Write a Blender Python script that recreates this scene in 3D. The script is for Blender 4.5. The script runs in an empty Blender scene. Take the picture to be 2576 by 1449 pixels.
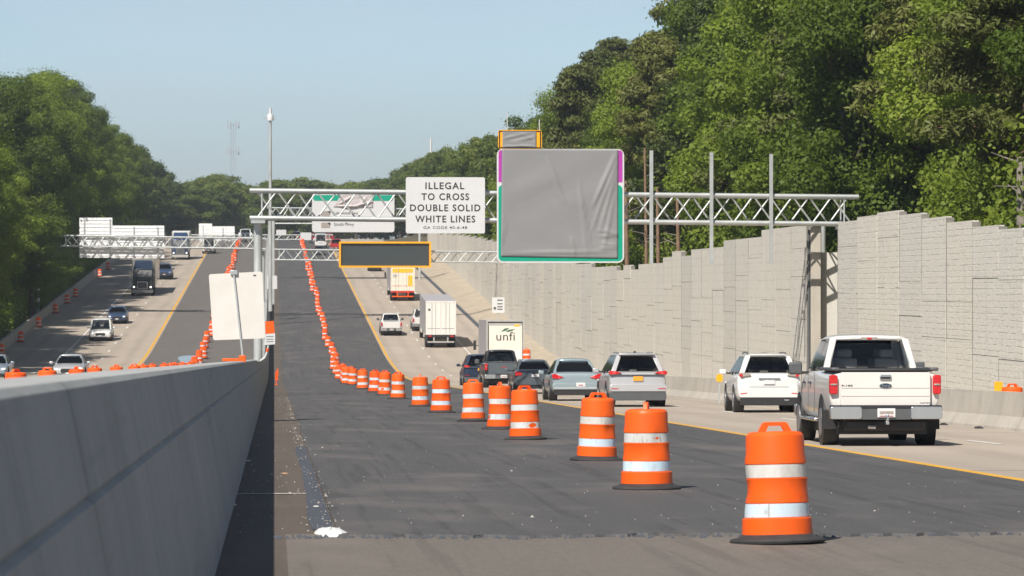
import bpy, bmesh, math, random
import numpy as np
from mathutils import Vector
random.seed(7)
RNG = np.random.default_rng(11)
PI = math.pi
R = math.radians
scene = bpy.context.scene
COL = scene.collection

# ------------------------------------------------------------------ survey
# Road frame: x across the road (right +), y along it, z up.  Measurements were
# taken on the photograph in a 2576 px wide copy; rays are dropped on the ground.
FPX, CX, CY = 9000.0, 1288.0, 724.5
TH = math.atan(598.0 / FPX)
EYE = Vector((0, 0, 1.55))
FWD = Vector((math.sin(TH), math.cos(TH), 0)); RGT = Vector((math.cos(TH), -math.sin(TH), 0))

def ray(px, py):
    return FWD + RGT * ((px - CX) / FPX) + Vector((0, 0, (CY - py) / FPX))
def at_v(px, py, v):
    d = ray(px, py); return EYE + d * (v / d.y)
def at_u(px, py, u):
    d = ray(px, py); return EYE + d * (u / d.x)

def rise(v):
    if v <= 235: return 0.0
    if v <= 305: return 0.0625 / 140 * (v - 235) ** 2
    if v <= 560: return 0.0625 * (v - 270)
    r = 0.0625 * 290
    if v <= 760:
        t = v - 560; return r + 0.0625 * t - (0.043 / 400) * t * t
    t = 200; r += 0.0625 * t - (0.043 / 400) * t * t
    return r + 0.0195 * (v - 760)
def road_z(v): return -0.0195 * v + rise(v)
def ground_z(u, v):
    z = road_z(v)
    if u < -0.9: z += 0.3 * min(1, (-0.9 - u) / 0.25)
    return z
def slope(v): return (road_z(v + 1) - road_z(v - 1)) / 2
def on_ground(px, py):
    lo, hi = 5.0, 700.0
    v = 15.0
    while v < 760:
        p = at_v(px, py, v)
        if p.z <= ground_z(p.x, v): break
        v += 0.5
    p = at_v(px, py, v); return p.x, v

# ------------------------------------------------------------------ materials
MATS = {}
def new_mat(name):
    m = bpy.data.materials.new(name); m.use_nodes = True
    nt = m.node_tree; b = nt.nodes['Principled BSDF']
    MATS[name] = m
    return m, nt, b
def link(nt, a, b): nt.links.new(a, b)
def paint(name, col, rough=.5, metal=0, var=.12, scale=3, bump=0, bscale=40, coat=0, spec=.5, stretch=None):
    m, nt, b = new_mat(name)
    b.inputs['Roughness'].default_value = rough
    b.inputs['Metallic'].default_value = metal
    b.inputs['Specular IOR Level'].default_value = spec
    if coat:
        b.inputs['Coat Weight'].default_value = coat; b.inputs['Coat Roughness'].default_value = .06
    tc = nt.nodes.new('ShaderNodeTexCoord'); src = tc.outputs['Object']
    if stretch:
        mp = nt.nodes.new('ShaderNodeMapping'); mp.inputs['Scale'].default_value = stretch
        link(nt, src, mp.inputs['Vector']); src = mp.outputs['Vector']
    n = nt.nodes.new('ShaderNodeTexNoise'); n.inputs['Scale'].default_value = scale; n.inputs['Detail'].default_value = 5
    n.inputs['Roughness'].default_value = .6
    link(nt, src, n.inputs['Vector'])
    r = nt.nodes.new('ShaderNodeValToRGB')
    r.color_ramp.elements[0].position = .3; r.color_ramp.elements[1].position = .7
    c0 = [c * (1 - var) for c in col]; c1 = [min(1, c * (1 + var)) for c in col]
    r.color_ramp.elements[0].color = (*c0, 1); r.color_ramp.elements[1].color = (*c1, 1)
    link(nt, n.outputs['Fac'], r.inputs['Fac']); link(nt, r.outputs['Color'], b.inputs['Base Color'])
    if bump:
        n2 = nt.nodes.new('ShaderNodeTexNoise'); n2.inputs['Scale'].default_value = bscale; n2.inputs['Detail'].default_value = 4
        link(nt, src, n2.inputs['Vector'])
        bp = nt.nodes.new('ShaderNodeBump'); bp.inputs['Strength'].default_value = bump; bp.inputs['Distance'].default_value = .02
        link(nt, n2.outputs['Fac'], bp.inputs['Height']); link(nt, bp.outputs['Normal'], b.inputs['Normal'])
    return m

def mixc(nt, fac, a, b, mode='MIX'):
    x = nt.nodes.new('ShaderNodeMix'); x.data_type = 'RGBA'; x.blend_type = mode
    for sock, val in ((x.inputs[0], fac), (x.inputs[6], a), (x.inputs[7], b)):
        if hasattr(val, 'links') or isinstance(val, bpy.types.NodeSocket): nt.links.new(val, sock)
        elif isinstance(val, (int, float)): sock.default_value = val
        else: sock.default_value = (*val, 1)
    return x.outputs[2]
def noise(nt, vec, scale, detail=5, stretch=None, rough=.6):
    if stretch:
        mp = nt.nodes.new('ShaderNodeMapping'); mp.inputs['Scale'].default_value = stretch
        nt.links.new(vec, mp.inputs['Vector']); vec = mp.outputs['Vector']
    n = nt.nodes.new('ShaderNodeTexNoise'); n.inputs['Scale'].default_value = scale
    n.inputs['Detail'].default_value = detail; n.inputs['Roughness'].default_value = rough
    nt.links.new(vec, n.inputs['Vector']); return n.outputs['Fac']
def ramp(nt, fac, stops):
    r = nt.nodes.new('ShaderNodeValToRGB'); cr = r.color_ramp
    while len(cr.elements) < len(stops): cr.elements.new(.5)
    for e, (p, c) in zip(cr.elements, stops):
        e.position = p; e.color = (c, c, c, 1) if isinstance(c, (int, float)) else (*c, 1)
    nt.links.new(fac, r.inputs['Fac']); return r.outputs['Color']
def bump(nt, b, h, strength, dist=.02):
    bp = nt.nodes.new('ShaderNodeBump'); bp.inputs['Strength'].default_value = strength; bp.inputs['Distance'].default_value = dist
    nt.links.new(h, bp.inputs['Height']); nt.links.new(bp.outputs['Normal'], b.inputs['Normal'])
def objcoord(nt): return nt.nodes.new('ShaderNodeTexCoord').outputs['Object']
def math_n(nt, op, a, b=0.0, c=None):
    n = nt.nodes.new('ShaderNodeMath'); n.operation = op
    for i, x in enumerate((a, b) if c is None else (a, b, c)):
        if isinstance(x, (int, float)): n.inputs[i].default_value = x
        else: nt.links.new(x, n.inputs[i])
    return n.outputs[0]

def mat_asphalt(name, col, streak=.5, patch=(.09, .08, .07), speck=True):
    m, nt, b = new_mat(name); oc = objcoord(nt)
    big = noise(nt, oc, .35, 6, (1, .22, 1))
    c = mixc(nt, ramp(nt, big, [(.35, 0), (.7, 1)]), [x * .82 for x in col], [x * 1.22 for x in col])
    st = noise(nt, oc, 1.6, 3, (1, .03, 1))
    c = mixc(nt, math_n(nt, 'MULTIPLY', ramp(nt, st, [(.45, 0), (.75, 1)]), streak), c, patch)
    grain = noise(nt, oc, 17, 3, (1, .6, 1))
    c = mixc(nt, .38, c, ramp(nt, grain, [(.32, [x * .5 for x in col]), (.55, col), (.72, [x * 1.75 for x in col])]))
    fine = noise(nt, oc, 60, 2)
    c = mixc(nt, .5, c, ramp(nt, fine, [(.3, [x * .5 for x in col]), (.75, [x * 1.6 for x in col])]))
    tm = noise(nt, oc, 5.0, 3, (1, .012, 1))
    c = mixc(nt, math_n(nt, 'MULTIPLY', ramp(nt, tm, [(.54, 0), (.62, 1)]), streak * .8), c, [x * .62 for x in col])
    du = noise(nt, oc, .55, 5, (1, .45, 1))
    c = mixc(nt, math_n(nt, 'MULTIPLY', ramp(nt, du, [(.52, 0), (.74, 1)]), streak * 1.1), c, patch)
    if speck:
        vo = nt.nodes.new('ShaderNodeTexVoronoi'); vo.inputs['Scale'].default_value = 5.5
        nt.links.new(oc, vo.inputs['Vector'])
        sp = ramp(nt, vo.outputs['Distance'], [(.045, 1), (.075, 0)])
        gate = ramp(nt, noise(nt, oc, .9, 3), [(.52, 0), (.62, 1)])
        c = mixc(nt, math_n(nt, 'MULTIPLY', sp, gate), c, (.3, .28, .26))
    nt.links.new(c, b.inputs['Base Color']); b.inputs['Roughness'].default_value = .75
    b.inputs['Specular IOR Level'].default_value = .35
    bump(nt, b, fine, .35, .01)
    return m

def mat_concrete_road(name, col, x0, lane):
    """worn concrete lanes: wheel-path and oil wear follow the lanes, saw-cut joints across"""
    m, nt, b = new_mat(name); oc = objcoord(nt)
    sx = nt.nodes.new('ShaderNodeSeparateXYZ'); nt.links.new(oc, sx.inputs[0])
    wob = math_n(nt, 'MULTIPLY', math_n(nt, 'SUBTRACT', noise(nt, oc, .05, 2), .5), 1.2)
    ph = math_n(nt, 'DIVIDE', math_n(nt, 'ADD', math_n(nt, 'SUBTRACT', sx.outputs['X'], x0), wob), lane)
    w = math_n(nt, 'SINE', math_n(nt, 'MULTIPLY', ph, 4 * PI))
    w = math_n(nt, 'MULTIPLY_ADD', w, .5, .5)
    st = noise(nt, oc, .8, 5, (1, .035, 1))
    f = math_n(nt, 'MULTIPLY', ramp(nt, w, [(.3, 0), (1, 1)]), ramp(nt, st, [(.3, .25), (.7, 1)]))
    c = mixc(nt, math_n(nt, 'MULTIPLY', f, .55), col, [col[0] * .52, col[1] * .49, col[2] * .47])
    big = noise(nt, oc, .25, 6, (1, .3, 1))
    c = mixc(nt, .35, c, ramp(nt, big, [(.3, [x * .7 for x in col]), (.7, [x * 1.2 for x in col])]))
    jt = math_n(nt, 'PINGPONG', math_n(nt, 'DIVIDE', sx.outputs['Y'], 12.0), 1.0)
    c = mixc(nt, ramp(nt, jt, [(.006, .6), (.012, 0)]), c, (.09, .08, .07))
    fine = noise(nt, oc, 40, 2)
    c = mixc(nt, .15, c, ramp(nt, fine, [(.3, .1), (.7, .6)]))
    nt.links.new(c, b.inputs['Base Color']); b.inputs['Roughness'].default_value = .8
    return m

def mat_concrete(name, col, var=.2, streaks=.3, vert='Z'):
    m, nt, b = new_mat(name); oc = objcoord(nt)
    big = noise(nt, oc, .6, 6)
    c = mixc(nt, ramp(nt, big, [(.3, 0), (.7, 1)]), [x * (1 - var) for x in col], [x * (1 + var) for x in col])
    st = noise(nt, oc, 2.2, 4, (1, 1, .06))
    c = mixc(nt, math_n(nt, 'MULTIPLY', ramp(nt, st, [(.5, 0), (.72, 1)]), streaks), c, [x * .55 for x in col])
    fine = noise(nt, oc, 25, 4)
    c = mixc(nt, .2, c, ramp(nt, fine, [(.3, [x * .6 for x in col]), (.7, [x * 1.3 for x in col])]))
    nt.links.new(c, b.inputs['Base Color']); b.inputs['Roughness'].default_value = .85
    sx = nt.nodes.new('ShaderNodeSeparateXYZ'); nt.links.new(oc, sx.inputs[0])
    run = noise(nt, oc, 5.5, 4, (1, 1, .035))
    c = mixc(nt, math_n(nt, 'MULTIPLY', ramp(nt, run, [(.55, 0), (.7, 1)]), streaks * 1.1), c, [x * .5 for x in col])
    jt = math_n(nt, 'PINGPONG', math_n(nt, 'DIVIDE', sx.outputs['Y'], 6.1), 1.0)
    c = mixc(nt, math_n(nt, 'MULTIPLY', ramp(nt, jt, [(.003, 1), (.006, 0)]), .7), c, [x * .3 for x in col])
    vo = nt.nodes.new('ShaderNodeTexVoronoi'); vo.inputs['Scale'].default_value = 9; nt.links.new(oc, vo.inputs['Vector'])
    c = mixc(nt, math_n(nt, 'MULTIPLY', ramp(nt, vo.outputs['Distance'], [(.05, 1), (.09, 0)]), .5), c, [x * .4 for x in col])
    sc = noise(nt, oc, 1.4, 5, (1, .12, 5))
    c = mixc(nt, math_n(nt, 'MULTIPLY', ramp(nt, sc, [(.6, 0), (.72, 1)]), streaks * .9), c, [x * .45 for x in col])
    nt.links.new(c, b.inputs['Base Color'])
    bump(nt, b, fine, .25, .01)
    return m

def mat_wall(name, col, bw, bh, strength):
    """precast noise-wall panel with a ledge-stone face (x, y follow the wall, z up)"""
    m, nt, b = new_mat(name); oc = objcoord(nt)
    sx = nt.nodes.new('ShaderNodeSeparateXYZ'); nt.links.new(oc, sx.inputs[0])
    cb = nt.nodes.new('ShaderNodeCombineXYZ')
    wob = math_n(nt, 'MULTIPLY', math_n(nt, 'SUBTRACT', noise(nt, oc, 1.1, 3), .5), .10)
    nt.links.new(math_n(nt, 'ADD', math_n(nt, 'ADD', sx.outputs['Y'], math_n(nt, 'MULTIPLY', sx.outputs['X'], .7)), wob), cb.inputs[0])
    nt.links.new(math_n(nt, 'ADD', sx.outputs['Z'], wob), cb.inputs[1])
    br = nt.nodes.new('ShaderNodeTexBrick'); br.offset = .43; br.offset_frequency = 2; br.squash = .6; br.squash_frequency = 3
    br.inputs['Scale'].default_value = 1; br.inputs['Brick Width'].default_value = bw; br.inputs['Row Height'].default_value = bh
    br.inputs['Mortar Size'].default_value = .016; br.inputs['Mortar Smooth'].default_value = .6; br.inputs['Bias'].default_value = 0
    br.inputs['Color1'].default_value = (*[x * .95 for x in col], 1); br.inputs['Color2'].default_value = (*[x * 1.05 for x in col], 1)
    br.inputs['Mortar'].default_value = (*[x * .8 for x in col], 1)
    nt.links.new(cb.outputs[0], br.inputs['Vector'])
    inf = nt.nodes.new('ShaderNodeObjectInfo')
    hide = ramp(nt, noise(nt, oc, 1.7, 3, (1, 1, 2.5)), [(.47, .1), (.56, 1)])
    tone = ramp(nt, inf.outputs['Random'], [(0, (.84, .83, .82)), (.5, (.97, .96, .95)), (1, (1.0, .975, .93))])
    c = mixc(nt, 1.0, mixc(nt, hide, col, br.outputs['Color']), tone, 'MULTIPLY')
    c = mixc(nt, math_n(nt, 'MULTIPLY', math_n(nt, 'MULTIPLY', br.outputs['Fac'], hide), .5), c, [x * .38 for x in col])
    st = noise(nt, oc, 1.3, 4, (1, 1, .05))
    c = mixc(nt, math_n(nt, 'MULTIPLY', ramp(nt, st, [(.52, 0), (.75, 1)]), .35), c, [x * .7 for x in col])
    fine = noise(nt, oc, 7, 5)
    c = mixc(nt, .22, c, ramp(nt, fine, [(.35, [x * .55 for x in col]), (.65, [x * 1.15 for x in col])]))
    nt.links.new(c, b.inputs['Base Color']); b.inputs['Roughness'].default_value = .9
    hsum = math_n(nt, 'ADD', math_n(nt, 'MULTIPLY', math_n(nt, 'MULTIPLY', br.outputs['Fac'], hide), -.8), noise(nt, oc, 5, 6, (1, 1, 2.2)))
    bump(nt, b, hsum, strength, .06)
    return m

def mat_leaf(name, dark, light, warm, trans=.45):
    m, nt, b = new_mat(name)
    geo = nt.nodes.new('ShaderNodeNewGeometry'); inf = nt.nodes.new('ShaderNodeObjectInfo')
    n = noise(nt, geo.outputs['Position'], .45, 4)
    c = mixc(nt, ramp(nt, n, [(.35, 0), (.65, 1)]), dark, light)
    n2 = noise(nt, geo.outputs['Position'], 3.5, 2)
    c = mixc(nt, ramp(nt, n2, [(.4, 0), (.75, .6)]), c, warm)
    c = mixc(nt, .7, c, mixc(nt, inf.outputs['Random'], [x * .62 for x in dark], [warm[0] * 1.0, warm[1] * 1.02, warm[2] * .9]))
    nt.links.new(c, b.inputs['Base Color']); b.inputs['Roughness'].default_value = .55
    b.inputs['Specular IOR Level'].default_value = .25
    tr = nt.nodes.new('ShaderNodeBsdfTranslucent')
    nt.links.new(mixc(nt, 1.0, c, (1.0, 1.15, .45), 'MULTIPLY'), tr.inputs['Color'])
    mx = nt.nodes.new('ShaderNodeMixShader'); mx.inputs[0].default_value = trans
    nt.links.new(b.outputs[0], mx.inputs[1]); nt.links.new(tr.outputs[0], mx.inputs[2])
    nt.links.new(mx.outputs[0], nt.nodes['Material Output'].inputs['Surface'])
    return m

def mat_glass(name, tint):
    m, nt, b = new_mat(name)
    nt.nodes.remove(b)
    t = nt.nodes.new('ShaderNodeBsdfTransparent'); t.inputs['Color'].default_value = (*tint, 1)
    g = nt.nodes.new('ShaderNodeBsdfGlossy'); g.inputs['Roughness'].default_value = .03
    fr = nt.nodes.new('ShaderNodeFresnel'); fr.inputs['IOR'].default_value = 1.5
    mx = nt.nodes.new('ShaderNodeMixShader'); nt.links.new(fr.outputs[0], mx.inputs[0])
    nt.links.new(t.outputs[0], mx.inputs[1]); nt.links.new(g.outputs[0], mx.inputs[2])
    nt.links.new(mx.outputs[0], nt.nodes['Material Output'].inputs['Surface'])
    return m

def mat_emit(name, col, e):
    m, nt, b = new_mat(name)
    b.inputs['Base Color'].default_value = (*col, 1); b.inputs['Emission Color'].default_value = (*col, 1)
    b.inputs['Emission Strength'].default_value = e; b.inputs['Roughness'].default_value = .2
    return m

def M(n): return MATS[n]

mat_asphalt('new_asphalt', (.088, .086, .0865), .65, (.165, .148, .136))
mat_asphalt('old_pavement', (.165, .145, .125), .5, (.24, .21, .18))
mat_asphalt('left_asphalt', (.15, .135, .122), .3, (.17, .15, .14), speck=False)
mat_asphalt('gravel_shoulder', (.115, .093, .076), .35, (.17, .14, .115))
mat_asphalt('tar', (.075, .082, .1), .2, (.07, .08, .1))
mat_concrete_road('lane_concrete', (.43, .355, .28), 9.3, 3.4)
mat_concrete_road('left_concrete', (.42, .345, .27), -10.3, 3.4)
mat_concrete('barrier_concrete', (.39, .40, .395), .10, .35)
mat_concrete('pale_concrete', (.46, .42, .36), .15, .3)
mat_concrete('post_concrete', (.54, .515, .465), .08, .15)
mat_wall('ledge_panel', (.68, .655, .595), .62, .19, .45)
mat_wall('far_panel', (.68, .65, .585), .9, .4, .3)
mat_concrete('dirt_slope', (.42, .355, .27), .2, .2)
paint('joint_grey', (.2, .19, .17), .9, var=.15)
paint('shaded_truck_black', (.010, .011, .013), .55, var=.1)  # black truck paint, darkened further in place of tree shade over it
paint('earth', (.10, .085, .05), .95, var=.35, scale=.2)
paint('galvanised', (.56, .58, .57), .42, .55, var=.12, scale=2)
paint('galvanised_pole', (.56, .58, .57), .45, .4, var=.25, scale=2.5, stretch=(1, 1, .2))
paint('sign_back', (.86, .86, .86), .5, 0, var=.06, scale=1)
paint('mast_grey', (.36, .38, .42), .6, var=.1)
paint('sign_white', (.63, .63, .635), .5, var=.03)
paint('sign_cream', (.72, .68, .63), .5, var=.05, scale=1.5)
paint('sign_green', (0, .33, .21), .4, var=.05)
paint('sign_purple', (.42, .05, .36), .4, var=.05)
paint('sign_amber', (.95, .42, .01), .45, var=.05)
paint('black', (.012, .012, .013), .45, var=.2)
paint('lettering', (.025, .025, .027), .6, var=.1)
paint('display_dark', (.05, .06, .062), .35, var=.12, scale=14)
paint('tarp', (.235, .235, .24), .6, var=.04, scale=.8)
paint('tarp_thin', (.5, .45, .45), .6, var=.1, scale=.8)
paint('rubber', (.035, .035, .036), .75, var=.3, scale=8)
paint('tyre', (.022, .022, .023), .8, var=.2, scale=10)
paint('rim', (.42, .42, .43), .35, .7, var=.1)
paint('plastic_black', (.022, .022, .024), .55, var=.15)
paint('plastic_grey', (.09, .095, .1), .5, var=.1)
paint('chrome', (.62, .63, .64), .18, .9, var=.06)
paint('interior', (.03, .03, .032), .8, var=.1)
paint('interior_grey', (.12, .12, .125), .8, var=.1)
paint('plate_white', (.7, .68, .68), .5, var=.05)
paint('plate_orange', (.85, .36, .03), .5, var=.05)
paint('plate_ink', (.35, .05, .07), .5)
paint('tail_red', (.55, .012, .015), .18, var=.15, scale=20, coat=.5)
paint('tail_clear', (.36, .31, .28), .2, var=.3, scale=30, coat=.5)
paint('lamp_clear', (.75, .77, .8), .12, .3, var=.1, coat=.5)
mat_emit('lamp_lit', (1, .96, .88), 2.2)
mat_emit('brake_lit', (1, .06, .05), .5)
for nm, c, mt in (('car_white', (.70, .69, .67), 0), ('car_pearl', (.72, .685, .645), 0), ('car_silver', (.55, .55, .56), .35),
                  ('car_bluegrey', (.33, .40, .43), .3), ('car_darkgrey', (.11, .13, .15), .3), ('car_black', (.025, .026, .029), .1),
                  ('car_navy', (.02, .035, .07), .2), ('car_blue', (.03, .06, .14), .2), ('car_red', (.42, .02, .03), .1),
                  ('car_steel', (.30, .36, .42), .35), ('car_greige', (.30, .28, .25), 0)):
    paint(nm, c, .3, mt, var=.03, scale=2, coat=.6)
paint('trailer_white', (.76, .74, .70), .45, var=.06, scale=1.5, stretch=(3, 3, .3))
paint('trailer_cream', (.78, .72, .62), .45, var=.06)
paint('trailer_grey', (.42, .41, .39), .5, var=.1)
paint('trailer_lilac', (.42, .40, .41), .5, var=.08)
paint('yellow_panel', (.85, .50, .02), .45, var=.1)
paint('red_panel', (.55, .05, .03), .45, var=.1)
paint('leaf_logo', (.04, .13, .08), .5, var=.1)
paint('line_yellow', (.70, .37, .03), .7, var=.18, scale=4)
paint('line_white', (.68, .66, .62), .7, var=.2, scale=4)
paint('bag_white', (.70, .69, .69), .5, var=.05)
paint('litter_white', (.75, .72, .68), .6, var=.1)
paint('grit', (.36, .33, .30), .8, var=.4, scale=9)
paint('litter_tan', (.4, .25, .15), .7, var=.2)
paint('bark', (.09, .07, .055), .9, var=.4, scale=4, stretch=(4, 4, .6))
paint('bark_pine', (.22, .135, .085), .9, var=.35, scale=4, stretch=(4, 4, .6))
paint('deadwood', (.24, .21, .18), .9, var=.3)
paint('puddle', (.02, .03, .04), .04, var=.1)
mat_leaf('leaf_oak', (.08, .14, .019), (.18, .272, .035), (.275, .33, .048))
mat_leaf('leaf_poplar', (.10, .165, .025), (.205, .292, .039), (.30, .35, .057))
mat_leaf('leaf_pine', (.062, .098, .026), (.125, .165, .04), (.19, .19, .055), .22)
mat_leaf('leaf_far', (.095, .15, .034), (.165, .225, .047), (.23, .255, .058))
mat_glass('glass_dark', (.42, .44, .46))
mat_glass('glass_clear', (.93, .96, .96))
mat_glass('glass_mid', (.84, .88, .90))

def mat_drum(name, col, dirtcol, dirt, rough):
    m, nt, b = new_mat(name); oc = objcoord(nt); inf = nt.nodes.new('ShaderNodeObjectInfo')
    off = nt.nodes.new('ShaderNodeVectorMath'); off.operation = 'ADD'; nt.links.new(oc, off.inputs[0])
    cmb = nt.nodes.new('ShaderNodeCombineXYZ'); nt.links.new(math_n(nt, 'MULTIPLY', inf.outputs['Random'], 37.0), cmb.inputs[0]); nt.links.new(cmb.outputs[0], off.inputs[1]); vec = off.outputs[0]
    c = mixc(nt, inf.outputs['Random'], col, [min(1, col[0] * .92), min(1, col[1] * 1.25), col[2] * 1.6])
    d1 = ramp(nt, noise(nt, vec, 5, 6, (1, 1, .5)), [(.48, 0), (.72, 1)]); c = mixc(nt, math_n(nt, 'MULTIPLY', d1, dirt), c, dirtcol)
    d2 = ramp(nt, noise(nt, vec, 26, 3, (1, 1, .25)), [(.6, 0), (.68, 1)]); c = mixc(nt, math_n(nt, 'MULTIPLY', d2, dirt * 1.2), c, dirtcol)
    nt.links.new(c, b.inputs['Base Color']); b.inputs['Roughness'].default_value = rough; b.inputs['Specular IOR Level'].default_value = .35
    return m
mat_drum('drum_orange', (.95, .098, .006), (.42, .09, .025), .25, .45)
mat_drum('drum_white', (.64, .60, .54), (.30, .26, .22), .5, .42)

# ------------------------------------------------------------------ mesh helper
class MB:
    def __init__(s): s.v = []; s.f = []
    def add(s, vs, fs):
        o = len(s.v); s.v += [tuple(p) for p in vs]; s.f += [tuple(o + i for i in f) for f in fs]; return s
    def box(s, x0, x1, y0, y1, z0, z1):
        return s.add([(x0, y0, z0), (x1, y0, z0), (x1, y1, z0), (x0, y1, z0), (x0, y0, z1), (x1, y0, z1), (x1, y1, z1), (x0, y1, z1)],
                     [(0, 3, 2, 1), (4, 5, 6, 7), (0, 1, 5, 4), (1, 2, 6, 5), (2, 3, 7, 6), (3, 0, 4, 7)])
    def hexa(s, b, t):
        """b, t: four corners each (counter-clockwise seen from above)"""
        return s.add(list(b) + list(t), [(0, 3, 2, 1), (4, 5, 6, 7), (0, 1, 5, 4), (1, 2, 6, 5), (2, 3, 7, 6), (3, 0, 4, 7)])
    def bar(s, p, q, wx, wy):
        def r(c): return [(c[0] - wx, c[1] - wy, c[2]), (c[0] + wx, c[1] - wy, c[2]), (c[0] + wx, c[1] + wy, c[2]), (c[0] - wx, c[1] + wy, c[2])]
        return s.hexa(r(p), r(q))
    def tube(s, p, q, r0, r1=None, n=8):
        r1 = r0 if r1 is None else r1
        p = Vector(p); q = Vector(q); d = (q - p).normalized()
        a = d.orthogonal().normalized(); b = d.cross(a)
        vs = []
        for c, r in ((p, r0), (q, r1)):
            for i in range(n):
                t = 2 * PI * i / n; vs.append(c + a * (r * math.cos(t)) + b * (r * math.sin(t)))
        return s.add(vs, [(i, (i + 1) % n, n + (i + 1) % n, n + i) for i in range(n)] + [tuple(range(n))[::-1], tuple(range(n, 2 * n))])
    def path(s, pts, rs, n=7):
        for i in range(len(pts) - 1): s.tube(pts[i], pts[i + 1], rs[i], rs[i + 1], n)
        return s
    def lathe(s, prof, n=28, axis='z', c=(0, 0, 0)):
        vs = []
        for r, h in prof:
            for i in range(n):
                t = 2 * PI * i / n; x, y = r * math.cos(t), r * math.sin(t)
                vs.append((c[0] + x, c[1] + y, c[2] + h) if axis == 'z' else (c[0] + h, c[1] + x, c[2] + y))
        fs = [(k * n + i, k * n + (i + 1) % n, (k + 1) * n + (i + 1) % n, (k + 1) * n + i) for k in range(len(prof) - 1) for i in range(n)]
        fs += [tuple(range(n))[::-1], tuple(range((len(prof) - 1) * n, len(prof) * n))]
        return s.add(vs, fs)
    def plate(s, outline, y0, y1):
        """outline in (x, z), extruded along y"""
        n = len(outline)
        vs = [(x, y0, z) for x, z in outline] + [(x, y1, z) for x, z in outline]
        return s.add(vs, [tuple(range(n)), tuple(range(n, 2 * n))[::-1]] + [(i, n + i, n + (i + 1) % n, (i + 1) % n) for i in range(n)])
    def loft(s, stations):
        rings = []
        for y, pts in stations:
            ring = [(x, y, z) for x, z in pts] + [(-x, y, z) for x, z in pts[-2:0:-1]]
            rings.append(ring)
        n = len(rings[0]); vs = [p for r in rings for p in r]
        fs = [(k * n + i, k * n + (i + 1) % n, (k + 1) * n + (i + 1) % n, (k + 1) * n + i) for k in range(len(rings) - 1) for i in range(n)]
        fs += [tuple(range(n))[::-1], tuple(range((len(rings) - 1) * n, len(rings) * n))]
        return s.add(vs, fs)
    def patch(s, c, s0, s1, t0, t1, off=.008, thick=.012, rad=.16, n=4):
        """rounded pane on the bilinear face c = (bl, br, tr, tl) seen from outside"""
        bl, br, tr, tl = [Vector(p) for p in c]
        nrm = (br - bl).cross(tl - bl).normalized()
        def P(a, b): return (bl * (1 - a) + br * a) * (1 - b) + (tl * (1 - a) + tr * a) * b
        w = (P(1, .5) - P(0, .5)).length; h = (P(.5, 1) - P(.5, 0)).length
        rs, rt = rad * h / w * (t1 - t0), rad * (t1 - t0)
        pts = []
        for (a, b, q) in ((s0 + rs, t0 + rt, 180), (s1 - rs, t0 + rt, 270), (s1 - rs, t1 - rt, 0), (s0 + rs, t1 - rt, 90)):
            for i in range(n + 1):
                g = R(q + 90 * i / n); pts.append(P(a + rs * math.cos(g), b + rt * math.sin(g)))
        k = len(pts); out = [p + nrm * off for p in pts]; inn = [p + nrm * (off - thick) for p in pts]
        return s.add(out + inn, [tuple(range(k)), tuple(range(k, 2 * k))[::-1]] + [(i, k + i, k + (i + 1) % k, (i + 1) % k) for i in range(k)])
    def build(s, name, mat, parent=None, bevel=0, seg=2, sub=0, smooth=True, angle=38, at=None):
        me = bpy.data.meshes.new(name); me.from_pydata(s.v, [], s.f); me.update()
        bm = bmesh.new(); bm.from_mesh(me); bmesh.ops.recalc_face_normals(bm, faces=bm.faces); bm.to_mesh(me); bm.free()
        me.materials.append(M(mat) if isinstance(mat, str) else mat)
        if smooth:
            me.polygons.foreach_set('use_smooth', [True] * len(me.polygons))
            if not sub: me.set_sharp_from_angle(angle=R(angle))
        o = bpy.data.objects.new(name, me); COL.objects.link(o)
        if parent: o.parent = parent
        if at: o.location = at
        if bevel:
            b = o.modifiers.new('Bevel', 'BEVEL'); b.width = bevel; b.segments = seg; b.limit_method = 'ANGLE'; b.angle_limit = R(30)
        if sub:
            b = o.modifiers.new('Subsurf', 'SUBSURF'); b.levels = sub; b.render_levels = sub
        return o

def tag(o, label=None, cat=None, group=None, kind=None):
    if label: o['label'] = label
    if cat: o['category'] = cat
    if group: o['group'] = group
    if kind: o['kind'] = kind
    return o
def empty(name, loc, label, cat, group=None, rot=(0, 0, 0)):
    o = bpy.data.objects.new(name, None); COL.objects.link(o)
    o.location = loc; o.rotation_euler = rot; o.empty_display_size = .3
    return tag(o, label, cat, group)
def copy_tree(o, parent=None):
    c = o.copy(); COL.objects.link(c); c.parent = parent
    for ch in list(o.children): copy_tree(ch, c)
    return c
def rrect(x0, x1, z0, z1, r, n=4):
    pts = []
    for (a, b, q) in ((x0 + r, z0 + r, 180), (x1 - r, z0 + r, 270), (x1 - r, z1 - r, 0), (x0 + r, z1 - r, 90)):
        for i in range(n + 1):
            g = R(q + 90 * i / n); pts.append((a + r * math.cos(g), b + r * math.sin(g)))
    return pts
def text(name, body, size, mat, parent, loc, align='CENTER', spacing=1.0, wx=1.0, bold=0.0, rotz=0):
    cu = bpy.data.curves.new(name, 'FONT'); cu.body = body; cu.size = size; cu.align_x = align; cu.space_character = spacing
    cu.extrude = .004; cu.offset = bold; cu.resolution_u = 3
    tmp = bpy.data.objects.new('tmp', cu); COL.objects.link(tmp)
    me = bpy.data.meshes.new_from_object(tmp.evaluated_get(bpy.context.evaluated_depsgraph_get()))
    bpy.data.objects.remove(tmp); bpy.data.curves.remove(cu)
    for v in me.vertices:
        x, y, z = v.co; v.co = (x * wx, -z, y)
    me.update(); me.materials.clear(); me.materials.append(M(mat)); me.name = name
    o = bpy.data.objects.new(name, me); COL.objects.link(o); o.parent = parent; o.location = loc; o.rotation_euler = (0, 0, rotz)
    return o

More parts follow.
